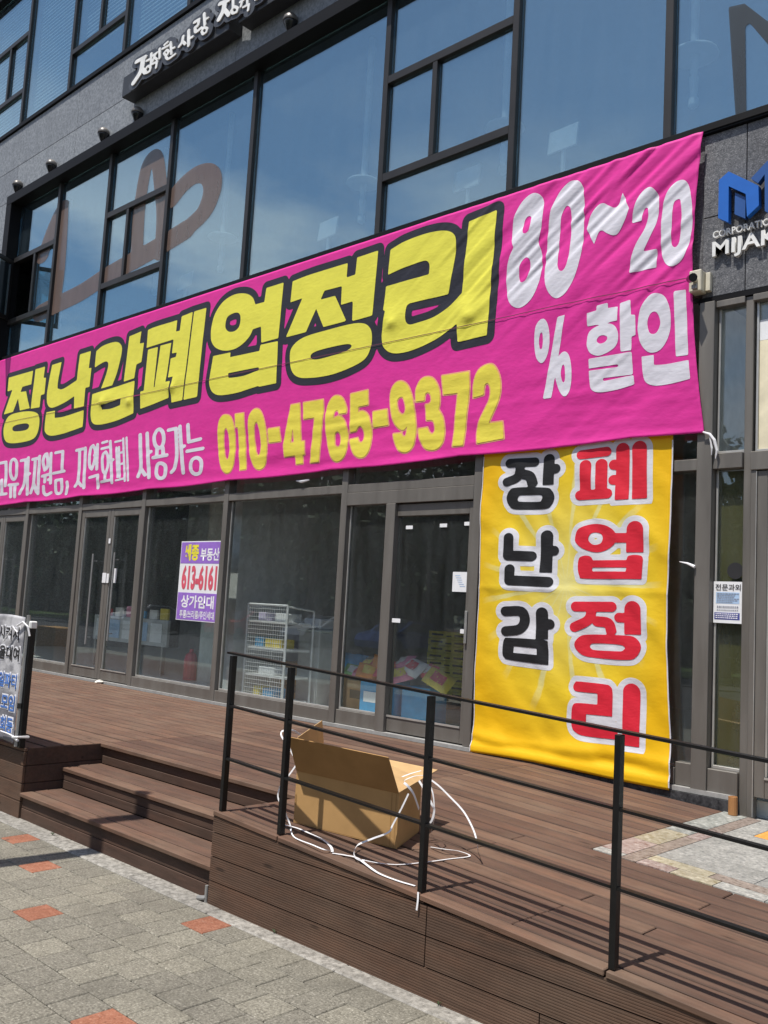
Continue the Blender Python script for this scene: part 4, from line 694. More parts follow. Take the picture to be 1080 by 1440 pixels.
for a, b, m in ((-1.924, -1.83, 'pad_terrazzo'), (-1.83, -1.45, 'pad_red'), (-1.45, -1.03, 'pad_yellow'), (-1.03, -.70, 'pad_green'), (-.70, -.11, 'pad_green')): slab(-2.832, -2.66, a, b, m)
for a, b, m in ((-1.924, -1.55, 'pad_brown'), (-1.55, -1.1, 'pad_brown'), (-1.1, -.75, 'pad_red'), (-.75, -.11, 'pad_brown')): slab(-2.66, -2.56, a, b, m)
for a, b, m in ((-2.56, -2.36, 'pad_red'), (-2.36, -2.12, 'pad_yellow'), (-2.12, -1.85, 'pad_terrazzo'), (-1.85, -1.55, 'pad_green'), (-1.55, -1.2, 'pad_red'), (-1.2, -.6, 'pad_yellow'), (-.6, 1.1, 'pad_green')): slab(a, b, -1.924, -1.80, m)
for a, b, m in ((-2.56, -2.2, 'pad_yellow'), (-2.2, -1.75, 'pad_brown'), (-1.75, -1.2, 'pad_terrazzo'), (-1.2, -.6, 'pad_red'), (-.6, 1.1, 'pad_brown')): slab(a, b, -1.80, -1.68, m)
for a, b, c, d in ((-2.56, -2.0, -1.68, -.62), (-2.0, -1.0, -1.68, -.62), (-1.0, 1.1, -1.68, -.62), (-2.56, -2.42, -.62, -.11), (-1.9, -1.0, -.62, -.11), (-1.0, 1.1, -.62, -.11)): slab(a, b, c, d, 'pad_terrazzo')
slab(-2.42, -1.9, -.62, -.11, 'pad_orange')
# ================================================================== railings
RL = thing('ramp_railing', 'black flat-bar metal railing along the front edge of the ramp', 'railing', (-2.5, -3.37, -.1))
px_ = [-4.43, -3.905, -2.885, -1.885, -.87, .15]; rail = lambda x, h: h-.049*(x+4.47)
for x in px_:
    zb = rz(x)+.002; part(MB().cbox(x-.0138, x+.0138, -3.386, -3.349, zb, rail(x, .905)-.007, .002), 'post', 'black_paint', RL)
for h, dy, lab in ((.912, 0, 0), (.607, 0, 1), (.303, 0, 2)):
    if lab == 0: segs = [(-4.47, .4)]
    else: segs = [(px_[i]+.0155, px_[i+1]-.0155) for i in range(5)]
    for a, b in segs:
        e = .006; y0, y1 = (-3.388, -3.347) if lab == 0 else (-3.384, -3.351)
        part(MB().hexa([(a, y0, rail(a, h)-e), (b, y0, rail(b, h)-e), (b, y1, rail(b, h)-e), (a, y1, rail(a, h)-e), (a, y0, rail(a, h)+e), (b, y0, rail(b, h)+e), (b, y1, rail(b, h)+e), (a, y1, rail(a, h)+e)]), 'rail', 'black_paint', RL)
RL2 = thing('deck_railing', 'black metal railing at the far left edge of the deck, banner tied to it', 'railing', (-7.5, -3.38, 0))
for x in (-6.985, -8.3, -9.6): part(MB().cbox(x-.022, x+.022, -3.40, -3.355, .002, .955, .003), 'post', 'black_paint', RL2)
part(MB().cbox(-7.011, -6.959, -3.406, -3.349, .915, .975, .008), 'post_cap', 'tape_white', RL2)
for z in (.88, .5): part(MB().cbox(-9.6, -7.008, -3.39, -3.366, z-.008, z+.008, .002), 'rail', 'black_paint', RL2)
# ================================================================== pink banner
def pk_y(x, z):
    x = np.asarray(x, float); z = np.asarray(z, float)
    y = -.088-.010*np.sin((x+16)*1.15)*np.sin((z-2.6)*1.2)
    s1 = 1/(1+np.exp(-(x+5.3)*2.2))                       # right third: slanting tension folds
    u = x*math.cos(.62)+z*math.sin(.62); v = -x*math.sin(.62)+z*math.cos(.62)
    up = 1/(1+np.exp(-(z-3.95)*9))
    y += s1*(up*.026+.009)*vn(v*6.5+.35*vn(u*1.1, v*2, 3), u*.85, 1)*np.clip((5.3-z)/.5, .25, 1)
    y += s1*(up*.017+.004)*vn(v*22, u*1.7, 2)
    lo = 1/(1+np.exp((z-3.35)*6))
    y += lo*.011*vn(z*8.5+.9*vn(x*.9, z*1.5, 9), x*1.5, 4)+lo*.0045*vn(z*21, x*2.4, 5)
    mid = np.exp(-((x+6.6)/1.5)**2)*lo
    y += mid*.012*vn(z*13+vn(x*2.2, z*3, 8)*1.6, x*2.2, 6)
    y += .0035*vn(x*5.5, z*5.5, 7)+.005*vn(x*2.1, z*2.6, 11)
    zs = 3.96-.004*(x+3)                                   # welded seam half way up
    d = z-zs; y += np.where(d > 0, .0, -.003)*np.exp(-np.abs(d)*5)
    for bx_, bz in ((-5.42, 4.06), (-10.4, 3.98), (-11.45, 3.92), (-6.43, 4.17), (-12.2, 4.0)):   # something behind pokes the cloth
        y -= .020*np.exp(-((x-bx_)**2+((z-bz)*1.3)**2)/.006)+.012*np.exp(-((x-bx_)**2*.5+(z-bz-.08)**2*4)/.04)
    hem = np.clip((z-pk_bot(x))/.10, 0, 1); y -= .012*(1-hem)**2
    y -= .022*vn(x*1.9, z*0, 13)*(1-np.clip((z-2.6)/.45, 0, 1))
    return y
def pk_bot(x): return 2.595+.0095*(np.asarray(x, float)+16.3)-.018*np.abs(np.sin((np.asarray(x, float)+14.33)*math.pi/1.78))
def pk_top(x): return 5.165+.0*np.asarray(x, float)
def pk_right(v): return -3.045-.06*v-.085*np.sin(np.clip(v, 0, 1)*math.pi)
NXB, NZB = 560, 112
uu = np.linspace(0, 1, NXB)**.93; V = []
for j in range(NZB+1):
    v = j/NZB; xr = pk_right(v); xs = -16.6+(xr+16.6)*uu; zz = pk_bot(xs)*(1-v)+pk_top(xs)*v; V.append(np.stack([xs, pk_y(xs, zz), zz], 1))
V = np.concatenate(V); ii = np.arange((NZB)*(NXB-1)); a = (ii//(NXB-1))*NXB+ii % (NXB-1)
me = bpy.data.meshes.new('pink_banner'); me.from_pydata(V.tolist(), [], np.stack([a, a+1, a+NXB+1, a+NXB], 1).tolist()); me.update(); me.polygons.foreach_set('use_smooth', [True]*len(me.polygons))
PKB = link('pink_banner', me, 'cloth_pink'); tag(PKB, 'long bright pink banner with big yellow letters and a phone number across the facade', 'banner')
sol = PKB.modifiers.new('thick', 'SOLIDIFY'); sol.thickness = .002; sol.offset = 1
topclip = lambda X, Z: Z-5.160
printed('headline', 'head', .016, [('headline_outline', .085, 'print_dark'), ('headline_lettering', 0, 'print_yellow')], pk_y, PKB, .0035, topclip)
printed('discount', 'white', .0125, [('discount_lettering', .0, 'print_white')], pk_y, PKB, .0045)
printed('phone', 'phone', .0125, [('phone_edge', .014, 'print_peach'), ('phone_lettering', 0, 'print_phone')], pk_y, PKB, .0035)
printed('small', 'small', .014, [('small_lettering', 0, 'print_white')], pk_y, PKB, .0045)
# the stitched seam: a dark line painted for the shade where the two widths overlap
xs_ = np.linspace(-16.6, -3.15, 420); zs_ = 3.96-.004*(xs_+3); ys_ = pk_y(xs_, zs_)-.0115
MB().ribbon(list(zip(xs_.tolist(), ys_.tolist(), zs_.tolist())), .007, .001, up=Vector((0, 1, 0))).build('seam', 'seam_shade', PKB)
# ties
def tie(label, pts, r=.006):
    o = MB().tube(pts, r, 6).build('tie_string', 'strap_white'); return tag(o, label, 'string')
if False: pass
o = MB().tube([(-3.05, -.10, 2.71), (-3.0, -.09, 2.69), (-2.965, -.085, 2.64), (-2.945, -.08, 2.56), (-2.955, -.08, 2.50)], [.007, .011, .013, .010, .003], 7).tube([(-3.0, -.085, 2.67), (-2.985, -.08, 2.58), (-2.99, -.075, 2.53)], [.006, .008, .003], 6).build('tie_string', 'strap_white'); tag(o, 'white knotted tie hanging from the lower right corner of the pink banner', 'tie')
# ================================================================== yellow banner
def yw_y(x, z):
    x = np.asarray(x, float); z = np.asarray(z, float)
    y = -.068+.022*vn(x*1.5, z*1.1, 21)+.013*vn(x*4.2+z*1.2, z*3.2, 22)+.0055*vn(x*9+z*5, z*8-x*3, 23)
    y += .011*vn((x*.75+z*.66)*9, (z*.75-x*.66)*2.2, 24)
    y -= .010*np.exp(-((z-1.47)/.025)**2)*.5
    y -= .022*np.clip((.35-z)/.35, 0, 1)**2+.016*np.sin((x+5.2)*7)*np.clip((.30-z)/.3, 0, 1)+.020*np.exp(-((z-.16-.03*np.sin(x*3))/.05)**2)*.8
    return np.minimum(y, -.05-.062*np.clip((.16-z)/.10, 0, 1))
NX, NZ = 90, 130; V = []
for j in range(NZ+1):
    v = j/NZ
    for i in range(NX+1):
        u = i/NX; x0 = -5.165-.012*math.sin(v*9)+(.0 if v > .12 else -.02*(1-v/.12)); x1 = -3.302-.015*math.sin(v*math.pi)+.006*math.sin(v*11); sh = .05*max(0, 1-v/.5)**1.5; V.append((x0+sh*.8+(x1-x0+sh*.2)*u, 0, .004+.012*math.sin(u*5)+2.80*v))
V = np.array(V); V[:, 1] = yw_y(V[:, 0], V[:, 2]); V[:, 1] = np.minimum(V[:, 1], -.05); ii = np.arange(NX*NZ); a = (ii//NX)*(NX+1)+ii % NX
me = bpy.data.meshes.new('yellow_banner'); me.from_pydata(V.tolist(), [], np.stack([a, a+1, a+NX+2, a+NX+1], 1).tolist()); me.update(); me.polygons.foreach_set('use_smooth', [True]*len(me.polygons))
YB = link('yellow_banner', me, 'cloth_sunburst'); tag(YB, 'tall yellow sunburst banner with black and red letters hanging by the entrance', 'banner')
sol = YB.modifiers.new('thick', 'SOLIDIFY'); sol.thickness = .002; sol.offset = 1
ywf = lambda x, z: np.minimum(yw_y(x, z), -.05)
printed('black', 'black', .009, [('lettering_border', .046, 'print_white'), ('black_lettering', 0, 'print_black')], ywf, YB)
printed('red', 'red', .009, [('lettering_border', .046, 'print_white'), ('red_lettering', 0, 'print_red')], ywf, YB)
mb = MB()
for x0 in (-3.304, ): mb.tube([(x0+.05*max(0, 1-(v*2.75/2.8)/.5)**1.5-.015*math.sin(v*math.pi)+.006*math.sin(v*11), float(ywf(x0, .01+2.75*v))-.002, .01+2.75*v) for v in np.linspace(0, .97, 60)], .006, 5)
mb.tube([(-5.163+.04*max(0, 1-(v*2.75/2.8)/.5)**1.5-.012*math.sin(v*9)+(0 if v > .12 else -.02*(1-v/.12)), float(ywf(-5.16, .01+2.75*v))-.002, .01+2.75*v) for v in np.linspace(0, .97, 60)], .005, 5); stuff(mb.build('white_hem', 'print_white', YB))
# ================================================================== signs on the facade
def brush_sign(key, x0, x1, label):
    s = thing('shop_sign', label, 'sign', ((x0+x1)/2, -.2, 8.8))
    part(MB().cbox(x0, x1, -.26, -.052, 8.61, 8.93, .006), 'sign_box', 'sign_black', s)
    cs = GL[key]; X, Z = grid(cs, .012, .12); D = sdf(cs, X, Z)
    for nm, iso, y, th, m in (('letter_tray', .055, -.295, .033, 'letter_grey'), ('brush_letters', 0, -.312, .015, 'letter_white')):
        o = fill(nm, D, X, Z, iso, (lambda y: lambda x, z: np.full(np.shape(x), y))(y), m, s, .012)
        md = o.modifiers.new('depth', 'SOLIDIFY'); md.thickness = th; md.offset = -1
        o.data.polygons.foreach_set('use_smooth', [False]*len(o.data.polygons))
    for x in np.arange(x0+.3, x1, 1.1): part(MB().cbox(x, x+.05, -.06, .0, 8.76, 8.84, .003), 'bracket', 'dark_metal', s)
brush_sign('sign', -12.12, -9.50, 'black sign box with white brushed Korean letters above the second floor windows')
brush_sign('sign2', -9.30, -6.6, 'black brush letter sign cut by the top edge, partly in view')
# spotlights over the window head
def spot(x, label):
    s = thing('wall_spotlight', label, 'spotlight', (x, -.115, 8.19), 'spotlights above the second floor windows')
    part(MB().lathe([(.02, 0), (.035, .01), (.055, .06), (.085, .12), (.09, .15), (.088, .165)], (0, 0, 0), 14).build('x', None) if False else MB().lathe([(.015, 0), (.03, .012), (.055, .065), (.085, .125), (.089, .15)], (x, -.115, 8.19), 14), 'lamp_cone', 'lens_black', s).data.polygons.foreach_set('use_smooth', [True]*0 or [True]*(14*4+2))
    part(MB().lathe([(.092, .148), (.094, .17), (.085, .205), (.06, .235), (.02, .25)], (x, -.115, 8.19), 14), 'lamp_dome', 'lamp_body', s).data.polygons.foreach_set('use_smooth', [True]*(14*4+2))
    part(MB().tube([(x, -.04, 8.34), (x, -.10, 8.36)], .018, 6), 'lamp_arm', 'dark_metal', s)
for x, lab in ((-15.80, 'leftmost small dome spotlight above the open window sash'), (-14.55, 'second small dome spotlight from the left on the granite band'), (-12.85, 'third small dome spotlight from the left, midway between the window corner and the brush sign'), (-11.88, 'small dome spotlight just under the left end of the black brush sign'), (-8.42, 'small dome spotlight below the right hand sign box near the top edge')): spot(x, lab)
# CCTV camera on its junction box
s = thing('security_camera', 'small black bullet camera on a beige junction box at the banner edge', 'camera', (-3.12, -.1, 3.9))
part(MB().cbox(-3.175, -3.075, -.135, -.022, 3.83, 4.005, .008), 'junction_box', 'beige_plastic', s); part(MB().cbox(-3.068, -3.03, -.07, -.022, 3.84, 3.99, .004), 'back_plate', 'beige_plastic', s)
part(MB().tube([(-3.12, -.135, 3.92), (-3.12, -.165, 3.915)], .02, 10), 'camera_mount', 'beige_plastic', s); part(MB().tube([(-3.145, -.17, 3.925), (-3.085, -.25, 3.90)], [.032, .034], 12), 'camera_body', 'lens_black', s); part(MB().cbox(-3.142, -3.098, -.16, -.137, 3.845, 3.88, .004), 'cable_clip', 'grey_metal', s)
# company logo sign
s = thing('company_sign', 'raised blue angular logo over white letters reading CORPORATION MIJAK on dark granite', 'sign', (-2.8, -.1, 4.4))
for key, m, y0 in (('logoA', 'logo_blue', -.115), ('logoB', 'logo_navy', -.095), ('logoC', 'logo_navy', -.115)):
    lp = [(a/1000, b/1000) for a, b in zip(GL[key][0][1][0][0::3], GL[key][0][1][0][1::3])]
    part(extrude_poly(lp, y0, y0+.055), 'logo_shape', m, s); cx_ = sum(p[0] for p in lp)/len(lp); cz_ = sum(p[1] for p in lp)/len(lp); part(MB().tube([(cx_-.05, y0+.05, cz_+.1), (cx_-.05, -.015, cz_+.1)], .008, 6), 'stand_off', 'grey_metal', s)
wp = lambda x, z: (x, z)
text_in('small_letters', 'CORPORATION', -3.020, -2.525, 4.262, 4.318, -.060, 'letter_white', s, .012, .022)
text_in('large_letters', 'MIJAK', -3.022, -2.515, 4.075, 4.232, -.060, 'letter_white', s, .020, .030)
# ================================================================== notices on the glass
fl = thing('rental_flyer', 'purple and white estate agent flyer with red phone number taped inside the window', 'flyer', (-9.6, 0, 1.4))
def fy(k): return lambda x, z: .020-.0012*k+.004*np.sin((np.asarray(x)+9.6)*5)*0
def rect(x0, x1, z0, z1, y, m, nm, p): return part(MB().box(x0, x1, y, y+.001, z0, z1), nm, m, p)
rect(-10.055, -9.165, .945, 1.948, .022, 'paper_white', 'sheet', fl); rect(-10.045, -9.20, 1.665, 1.935, .0205, 'ink_purple', 'purple_band', fl); rect(-10.045, -9.20, .955, 1.295, .0205, 'ink_purple', 'purple_band', fl)
yl_ = .0190
text_in('flyer_title', '세종', -9.985, -9.66, 1.70, 1.91, yl_, 'ink_yellow', fl, .045); text_in('flyer_title', '부동산', -9.62, -9.23, 1.70, 1.86, yl_, 'ink_white', fl, .03)
text_in('flyer_number', '613-6161', -9.99, -9.25, 1.335, 1.645, yl_, 'ink_red', fl, .045)
text_in('flyer_line', '상가임대', -9.97, -9.27, 1.105, 1.265, yl_, 'ink_white', fl, .03); text_in('flyer_line', '투룸/쓰리룸/주인세대', -9.98, -9.25, .975, 1.075, yl_, 'ink_white', fl, .02)
NB = -.026
fl = thing('tutoring_notice', 'small white tutoring notice with blue print taped to the narrow pane', 'notice', (-2.87, 0, 1.4))
rect(-2.985, -2.765, 1.262, 1.572, -.004, 'paper_white', 'sheet', fl); text_in('notice_title', '전문과외', -2.970, -2.778, 1.505, 1.553, -.0065, 'ink_black', fl, .012)
rect(-2.965, -2.787, 1.408, 1.492, -.0052, 'paper_blue', 'blue_block', fl); rect(-2.975, -2.783, 1.288, 1.340, -.0052, 'ink_navy', 'navy_block', fl)
mb = MB(); m2 = MB()
for i in range(6):
    x = -2.955
    while x < -2.80-.02*(i % 3): l = random.uniform(.006, .02); mb.box(x, x+l, -.0070, -.0062, 1.478-.0125*i, 1.484-.0125*i); x += l+.005
for i, h in enumerate((.014, .007)):
    x = -2.955
    while x < -2.80: l = random.uniform(.006, .012); mb.box(x, x+l, -.0070, -.0062, 1.376-.02*i, 1.376-.02*i+h); x += l+.006
for i in range(3):
    x = -2.965
    while x < -2.80: l = random.uniform(.006, .016); m2.box(x, x+l, -.0070, -.0062, 1.326-.0145*i, 1.334-.0145*i); x += l+.005
stuff(part(mb, 'fine_print', 'ink_grey', fl)); stuff(part(m2, 'fine_print', 'ink_white', fl))
nt = thing('paper_notice', 'plain pale sheet of paper taped to the sliding shop door', 'notice', (-5.42, 0, 1.5)); rect(-5.53, -5.31, 1.425, 1.612, .004, 'paper_white', 'sheet', nt)
mb = MB()
for i in range(6): mb.box(-5.50+.012*i, -5.50+.012*i+random.uniform(.05, .09), .0025, .003, 1.575-.02*i, 1.580-.02*i)
stuff(part(mb, 'handwriting', 'paper_blue', nt))
for x, z, w_, h, lab in ((-11.845, 1.375, .10, .14, 'white sticker left of the meeting line of the double doors'), (-11.73, 1.375, .06, .13, 'small white sticker on the edge of the double door'), (-11.56, 1.38, .09, .20, 'tall white sticker on the right leaf of the double doors'), (-11.76, 1.93, .05, .07, 'tiny white tag high on the double door frame'), (-6.24, 1.10, .11, .04, 'small white label on the left stile of the sliding door'), (-5.41, 1.04, .10, .04, 'small white label low on the right stile of the sliding door'), (-6.16, 2.03, .09, .035, 'white sticker at the top left of the sliding door glass'), (-5.72, 2.04, .09, .035, 'white sticker at the top middle of the sliding door glass'), (-5.42, 2.05, .08, .035, 'white sticker at the top right of the sliding door glass')):
    tag(MB().box(x, x+w_, -.0405 if x < -11 or abs(x+6.24) < .01 else .003, -.0395 if x < -11 or abs(x+6.24) < .01 else .004, z, z+h).build('sticker', 'paper_white'), lab, 'sticker')
tag(MB().tube([(-7.80, -.06, 2.60), (-7.70, -.065, 2.585), (-7.58, -.06, 2.60)], [.006, .018, .01], 6).build('cloth_tie', 'strap_white'), 'white tie end hanging below the bottom edge of the pink banner', 'tie')
tag(MB().tube([(-3.235, -.06, 1.715), (-3.16, -.08, 1.70), (-3.10, -.085, 1.675)], [.003, .009, .013], 7).build('tape_scrap', 'strap_white'), 'torn bit of white tape on the pillar right of the yellow banner', 'tape')
tag(MB().lathe([(.062, -.0006), (.062, .0006)], (0, 0, 0), 24).build('mirror_reflection', 'ink_black'), 'black disc standing for a round mirror reflection above the white tutoring notice', 'sticker'); o = bpy.data.objects['mirror_reflection']; o.location = (-2.83, .018, 1.655); o.rotation_euler = (R(90), 0, 0)  # black disc painted as the reflection of a round mirror
# ================================================================== small banner tied to the left post
gb_y = lambda x, z: -3.425+.012*vn(np.asarray(x)*1.6, np.asarray(z)*1.5, 31)+.0015*vn((np.asarray(x)+np.asarray(z))*8, (np.asarray(x)-np.asarray(z))*3, 32)
X, Z = np.meshgrid(np.linspace(-8.4, -7.02, 60), np.linspace(.03, 1.0, 46)); Z = Z+.05*(X+7.06)*0-.012*np.sin((X+7)*5)
me = bpy.data.meshes.new('event_banner'); ii = np.arange(45*59); a = (ii//59)*60+ii % 59
me.from_pydata(np.stack([X.ravel(), gb_y(X, Z).ravel(), Z.ravel()], 1).tolist(), [], np.stack([a, a+1, a+61, a+60], 1).tolist()); me.polygons.foreach_set('use_smooth', [True]*len(me.polygons))
GBN = link('event_banner', me, 'cloth_grey'); tag(GBN, 'grey event hall banner with black and blue letters tied to the left railing post', 'banner')
sol = GBN.modifiers.new('thick', 'SOLIDIFY'); sol.thickness = .002; sol.offset = 1
def gtext(body, x0, x1, z0, z1, m, border):
    f1 = lambda x, z: gb_y(x, z)-.004; f2 = lambda x, z: gb_y(x, z)-.008
    text_in('banner_text_border', body, x0-.012, x1+.012, z0-.012, z1+.012, f1, border, GBN, .075); text_in('banner_text', body, x0, x1, z0, z1, f2, m, GBN, .022)
gtext('시켜서', -7.44, -7.09, .815, .92, 'ink_black', 'ink_white'); gtext('을대여', -7.40, -7.06, .655, .765, 'ink_black', 'ink_white'); gtext('일파티', -7.36, -7.06, .44, .555, 'ink_blue', 'ink_white'); gtext('모임', -7.28, -7.055, .27, .39, 'ink_blue', 'ink_white'); gtext('회등', -7.26, -7.05, .10, .22, 'ink_blue', 'ink_white')
gp = thing('banner_pole', 'thin bare aluminium pole holding the edge of the grey event banner', 'pole', (-7.05, -3.41, 0)); part(MB().tube([(-7.012, -3.405, .01), (-7.005, -3.405, 1.02)], .016, 8), 'tube', 'grey_metal', gp); part(MB().tube([(-7.011, -3.405, .30), (-7.011, -3.405, .34)], .021, 8), 'collar', 'dark_metal', gp)
tag(MB().tube([(-7.10, -3.45, .93), (-7.02, -3.44, .965), (-6.97, -3.42, .93), (-6.95, -3.41, .86)], .008, 6).tube([(-7.08, -3.45, .88), (-7.15, -3.455, .92), (-7.28, -3.46, .80)], .006, 6).build('cable_tie', 'strap_white'), 'white plastic tie knotted round the top of the left railing post', 'tie')
tag(MB().tube([(-7.20, -3.45, .105), (-7.08, -3.445, .10), (-7.0, -3.43, .085)], .006, 6).tube([(-7.02, -3.435, .08), (-6.95, -3.425, .09), (-6.955, -3.34, .085), (-7.02, -3.34, .08), (-7.03, -3.42, .07), (-6.95, -3.425, .065)], .010, 6).build('cable_tie', 'strap_white'), 'white plastic tie wound round the foot of the left railing post', 'tie')
# ================================================================== cardboard box on the ramp
def onr(x, y, z=0): return (x, y, rz(x)+z)
bx0 = thing('cardboard_box', 'open brown cardboard box with raised flaps standing behind the railing', 'box', (-3.8, -2.9, rz(-3.8)))
A, Bp, Cc, Dd = Vector((-4.05, -3.15, 0)), Vector((-3.40, -2.985, 0)), Vector((-3.565, -2.61, 0)), Vector((-4.215, -2.775, 0)); HB = .295
def up_(p, h): return Vector((p.x, p.y, rz(p.x)+h))
def sheet(a, b, c, d, th=.005, n=None):
    """cardboard sheet with thickness, corners in order"""
    a, b, c, d = map(Vector, (a, b, c, d)); nn = (b-a).cross(d-a).normalized()*th; return MB().hexa([a, b, c, d, a+nn, b+nn, c+nn, d+nn])
fx = (Bp-A).normalized(); fn = Vector((fx.y, -fx.x, 0))
for a, b in ((A, Bp), (Bp, Cc), (Cc, Dd), (Dd, A)): part(sheet(up_(a, .002), up_(b, .002), up_(b, HB), up_(a, HB), -.005), 'box_side', 'cardboard', bx0)
part(sheet(up_(A, .004), up_(Bp, .004), up_(Cc, .004), up_(Dd, .004)), 'box_bottom', 'cardboard_in', bx0)
e = Vector((0, 0, 1)); FH = .215
FH = .235; fu = (e*.86+fn*.51).normalized()*FH
part(sheet(up_(A, HB)-fx*.0, up_(Bp, HB), up_(Bp, HB)+fu-fx*.012, up_(A, HB)+fu+fx*.010), 'front_flap', 'cardboard_in', bx0)
bu = (e*.10-fn*1).normalized()*FH; part(sheet(up_(Dd, HB), up_(Cc, HB), up_(Cc, HB)+bu-fx*.01, up_(Dd, HB)+bu+fx*.01), 'back_flap', 'cardboard_pale', bx0)
lu = (e*1-fx*.10).normalized()*.235; part(sheet(up_(Dd, HB), up_(A, HB), up_(A, HB)+lu*.78-fn*.02, up_(Dd, HB)+lu-fn*(-.02)), 'side_flap', 'cardboard_pale', bx0)
ru = (e*.12+fx*1).normalized()*.20; part(sheet(up_(Bp, HB), up_(Cc, HB), up_(Cc, HB)+ru*.7+fn*.05, up_(Bp, HB)+ru*.55-fn*.05) if False else sheet(up_(Bp, HB), up_(Cc, HB), up_(Cc, HB)-fx*.20+e*.05, up_(Bp, HB)-fx*.20+e*.045), 'side_flap', 'cardboard_pale', bx0)
part(sheet(up_(Bp, .0)-fx*.0+fn*.001, up_(Bp, .0)-fx*.05+fn*.001, up_(Bp, HB)-fx*.05+fn*.001, up_(Bp, HB)+fn*.001, .001), 'corner_tape', 'cardboard_in', bx0) if False else None
part(sheet(up_(A, .10)+fn*.001, up_(A, .16)+fn*.001, up_(A, .16)+fx*.012+fn*.001, up_(A, .10)+fx*.012+fn*.001, -.0006), 'tape_strip', 'cardboard_in', bx0)
for p_ in (Bp-fx*.045, Bp-fx*.018): part(sheet(up_(p_, .003)+fn*.0008, up_(p_, .003)+fx*.006+fn*.0008, up_(p_, HB-.01)+fx*.006+fn*.0008, up_(p_, HB-.01)+fn*.0008, -.0005), 'crease', 'cardboard_in', bx0)
def curve(P, n=10):
    P = [Vector(p) for p in P]; o = []
    for i in range(len(P)-1):
        a, b, c, d = P[max(i-1, 0)], P[i], P[i+1], P[min(i+2, len(P)-1)]
        for k in range(n):
            t = k/n; o.append(.5*((2*b)+(c-a)*t+(2*a-5*b+4*c-d)*t*t+(3*b-a-3*c+d)*t**3))
    return o+[P[-1]]
def strap(label, P, wd=.013, up=Vector((0, 0, 1))):
    o = MB().ribbon(curve(P), wd, up=up).build('packing_strap', 'strap_white'); return tag(o, label, 'strap', 'white plastic straps round the cardboard box')
strap('wide white strap lying in front of the left end of the cardboard box', [(-4.025, -3.241, -0.017), (-3.944, -3.217, -0.021), (-3.833, -3.222, -0.027), (-3.692, -3.242, -0.034), (-3.591, -3.287, -0.04), (-3.526, -3.339, -0.043)], 0.0144, Vector((0, 0, 1)))
strap('wide white strap running from under the box to the foot of the middle post', [(-3.51, -3.354, -0.044), (-3.446, -3.315, -0.047), (-3.364, -3.313, -0.045), (-3.173, -3.372, -0.059), (-3.049, -3.369, -0.068), (-2.943, -3.349, -0.073)], 0.0144, Vector((0, 0, 1)))
strap('long white strap sweeping across the ramp behind the middle post to a sharp bend', [(-3.332, -3.315, -0.043), (-3.272, -3.269, -0.052), (-3.207, -3.182, -0.06), (-3.163, -3.036, -0.062), (-3.132, -2.869, -0.064), (-3.106, -2.722, -0.065), (-3.161, -2.745, -0.048), (-3.204, -2.818, -0.036), (-3.313, -2.802, -0.05)], 0.0099, Vector((0, 0, 1)))
strap('thin white strap curling beside the second post, left of the box', [(-3.934, -3.273, -0.018), (-3.812, -3.348, -0.028), (-3.635, -3.385, -0.023), (-3.539, -3.385, -0.028), (-3.549, -3.322, -0.042)], 0.0072, Vector((0, -0.4, 1)))
strap('white strap hanging down the right part of the box front and looping on the ramp', [(-3.336, -2.981, 0.247), (-3.368, -2.998, 0.163), (-3.405, -3.017, 0.076), (-3.412, -3.04, 0.039), (-3.472, -3.096, 0.002), (-3.493, -3.177, -0.021), (-3.443, -3.262, -0.033), (-3.364, -3.332, -0.037), (-3.312, -3.32, -0.048)], 0.009, Vector((0.3, -1, 0.1)))
strap('short wide white strap bent over the front right top edge of the box', [(-3.412, -2.937, 0.288), (-3.397, -2.914, 0.266), (-3.4, -2.864, 0.221), (-3.433, -2.775, 0.126)], 0.0162, Vector((1, 0.1, 0.2)))
strap('tall white strap arching from the box top down to the ramp on the right', [(-3.412, -2.75, 0.303), (-3.333, -2.74, 0.269), (-3.256, -2.73, 0.221), (-3.141, -2.75, 0.166), (-3.05, -2.78, 0.099), (-3.003, -2.8, 0.042), (-3.138, -2.607, -0.063)], 0.009, Vector((0.3, -1, 0.2)))
strap('white strap loop hanging off the right side of the box behind the post', [(-3.379, -2.85, 0.296), (-3.33, -2.85, 0.248), (-3.281, -2.85, 0.19), (-3.269, -2.84, 0.158), (-3.283, -2.84, 0.1), (-3.314, -2.84, 0.071)], 0.0117, Vector((0.3, -1, 0.2)))
strap('thin white strap beside the loop on the right side of the box', [(-3.353, -2.8, 0.296), (-3.318, -2.8, 0.234), (-3.304, -2.8, 0.169), (-3.302, -2.8, 0.091), (-3.503, -2.575, -0.04)], 0.0072, Vector((0.3, -1, 0.2)))
strap('white strap curling over the left side flap of the box', [(-4.059, -3.152, 0.298), (-4.252, -3.0, 0.31), (-4.317, -3.0, 0.369), (-4.374, -3.0, 0.412), (-4.4, -2.98, 0.435), (-4.392, -2.95, 0.445), (-4.38, -2.9, 0.441), (-4.354, -2.85, 0.408)], 0.0108, Vector((0.3, -1, 0.2)))
strap('thin white strap drooping down the left edge of the box', [(-4.05, -3.16, 0.3), (-4.079, -3.178, 0.247), (-4.116, -3.198, 0.196), (-4.138, -3.203, 0.115), (-4.072, -3.207, 0.051), (-4.04, -3.189, -0.015), (-3.925, -3.273, -0.018)], 0.009, Vector((0.3, -1, 0.2)))
strap('white strap lying across the right top flap of the box', [(-3.433, -2.93, 0.315), (-3.434, -2.86, 0.326), (-3.427, -2.78, 0.336)], 0.0108, Vector((0, 0, 1)))
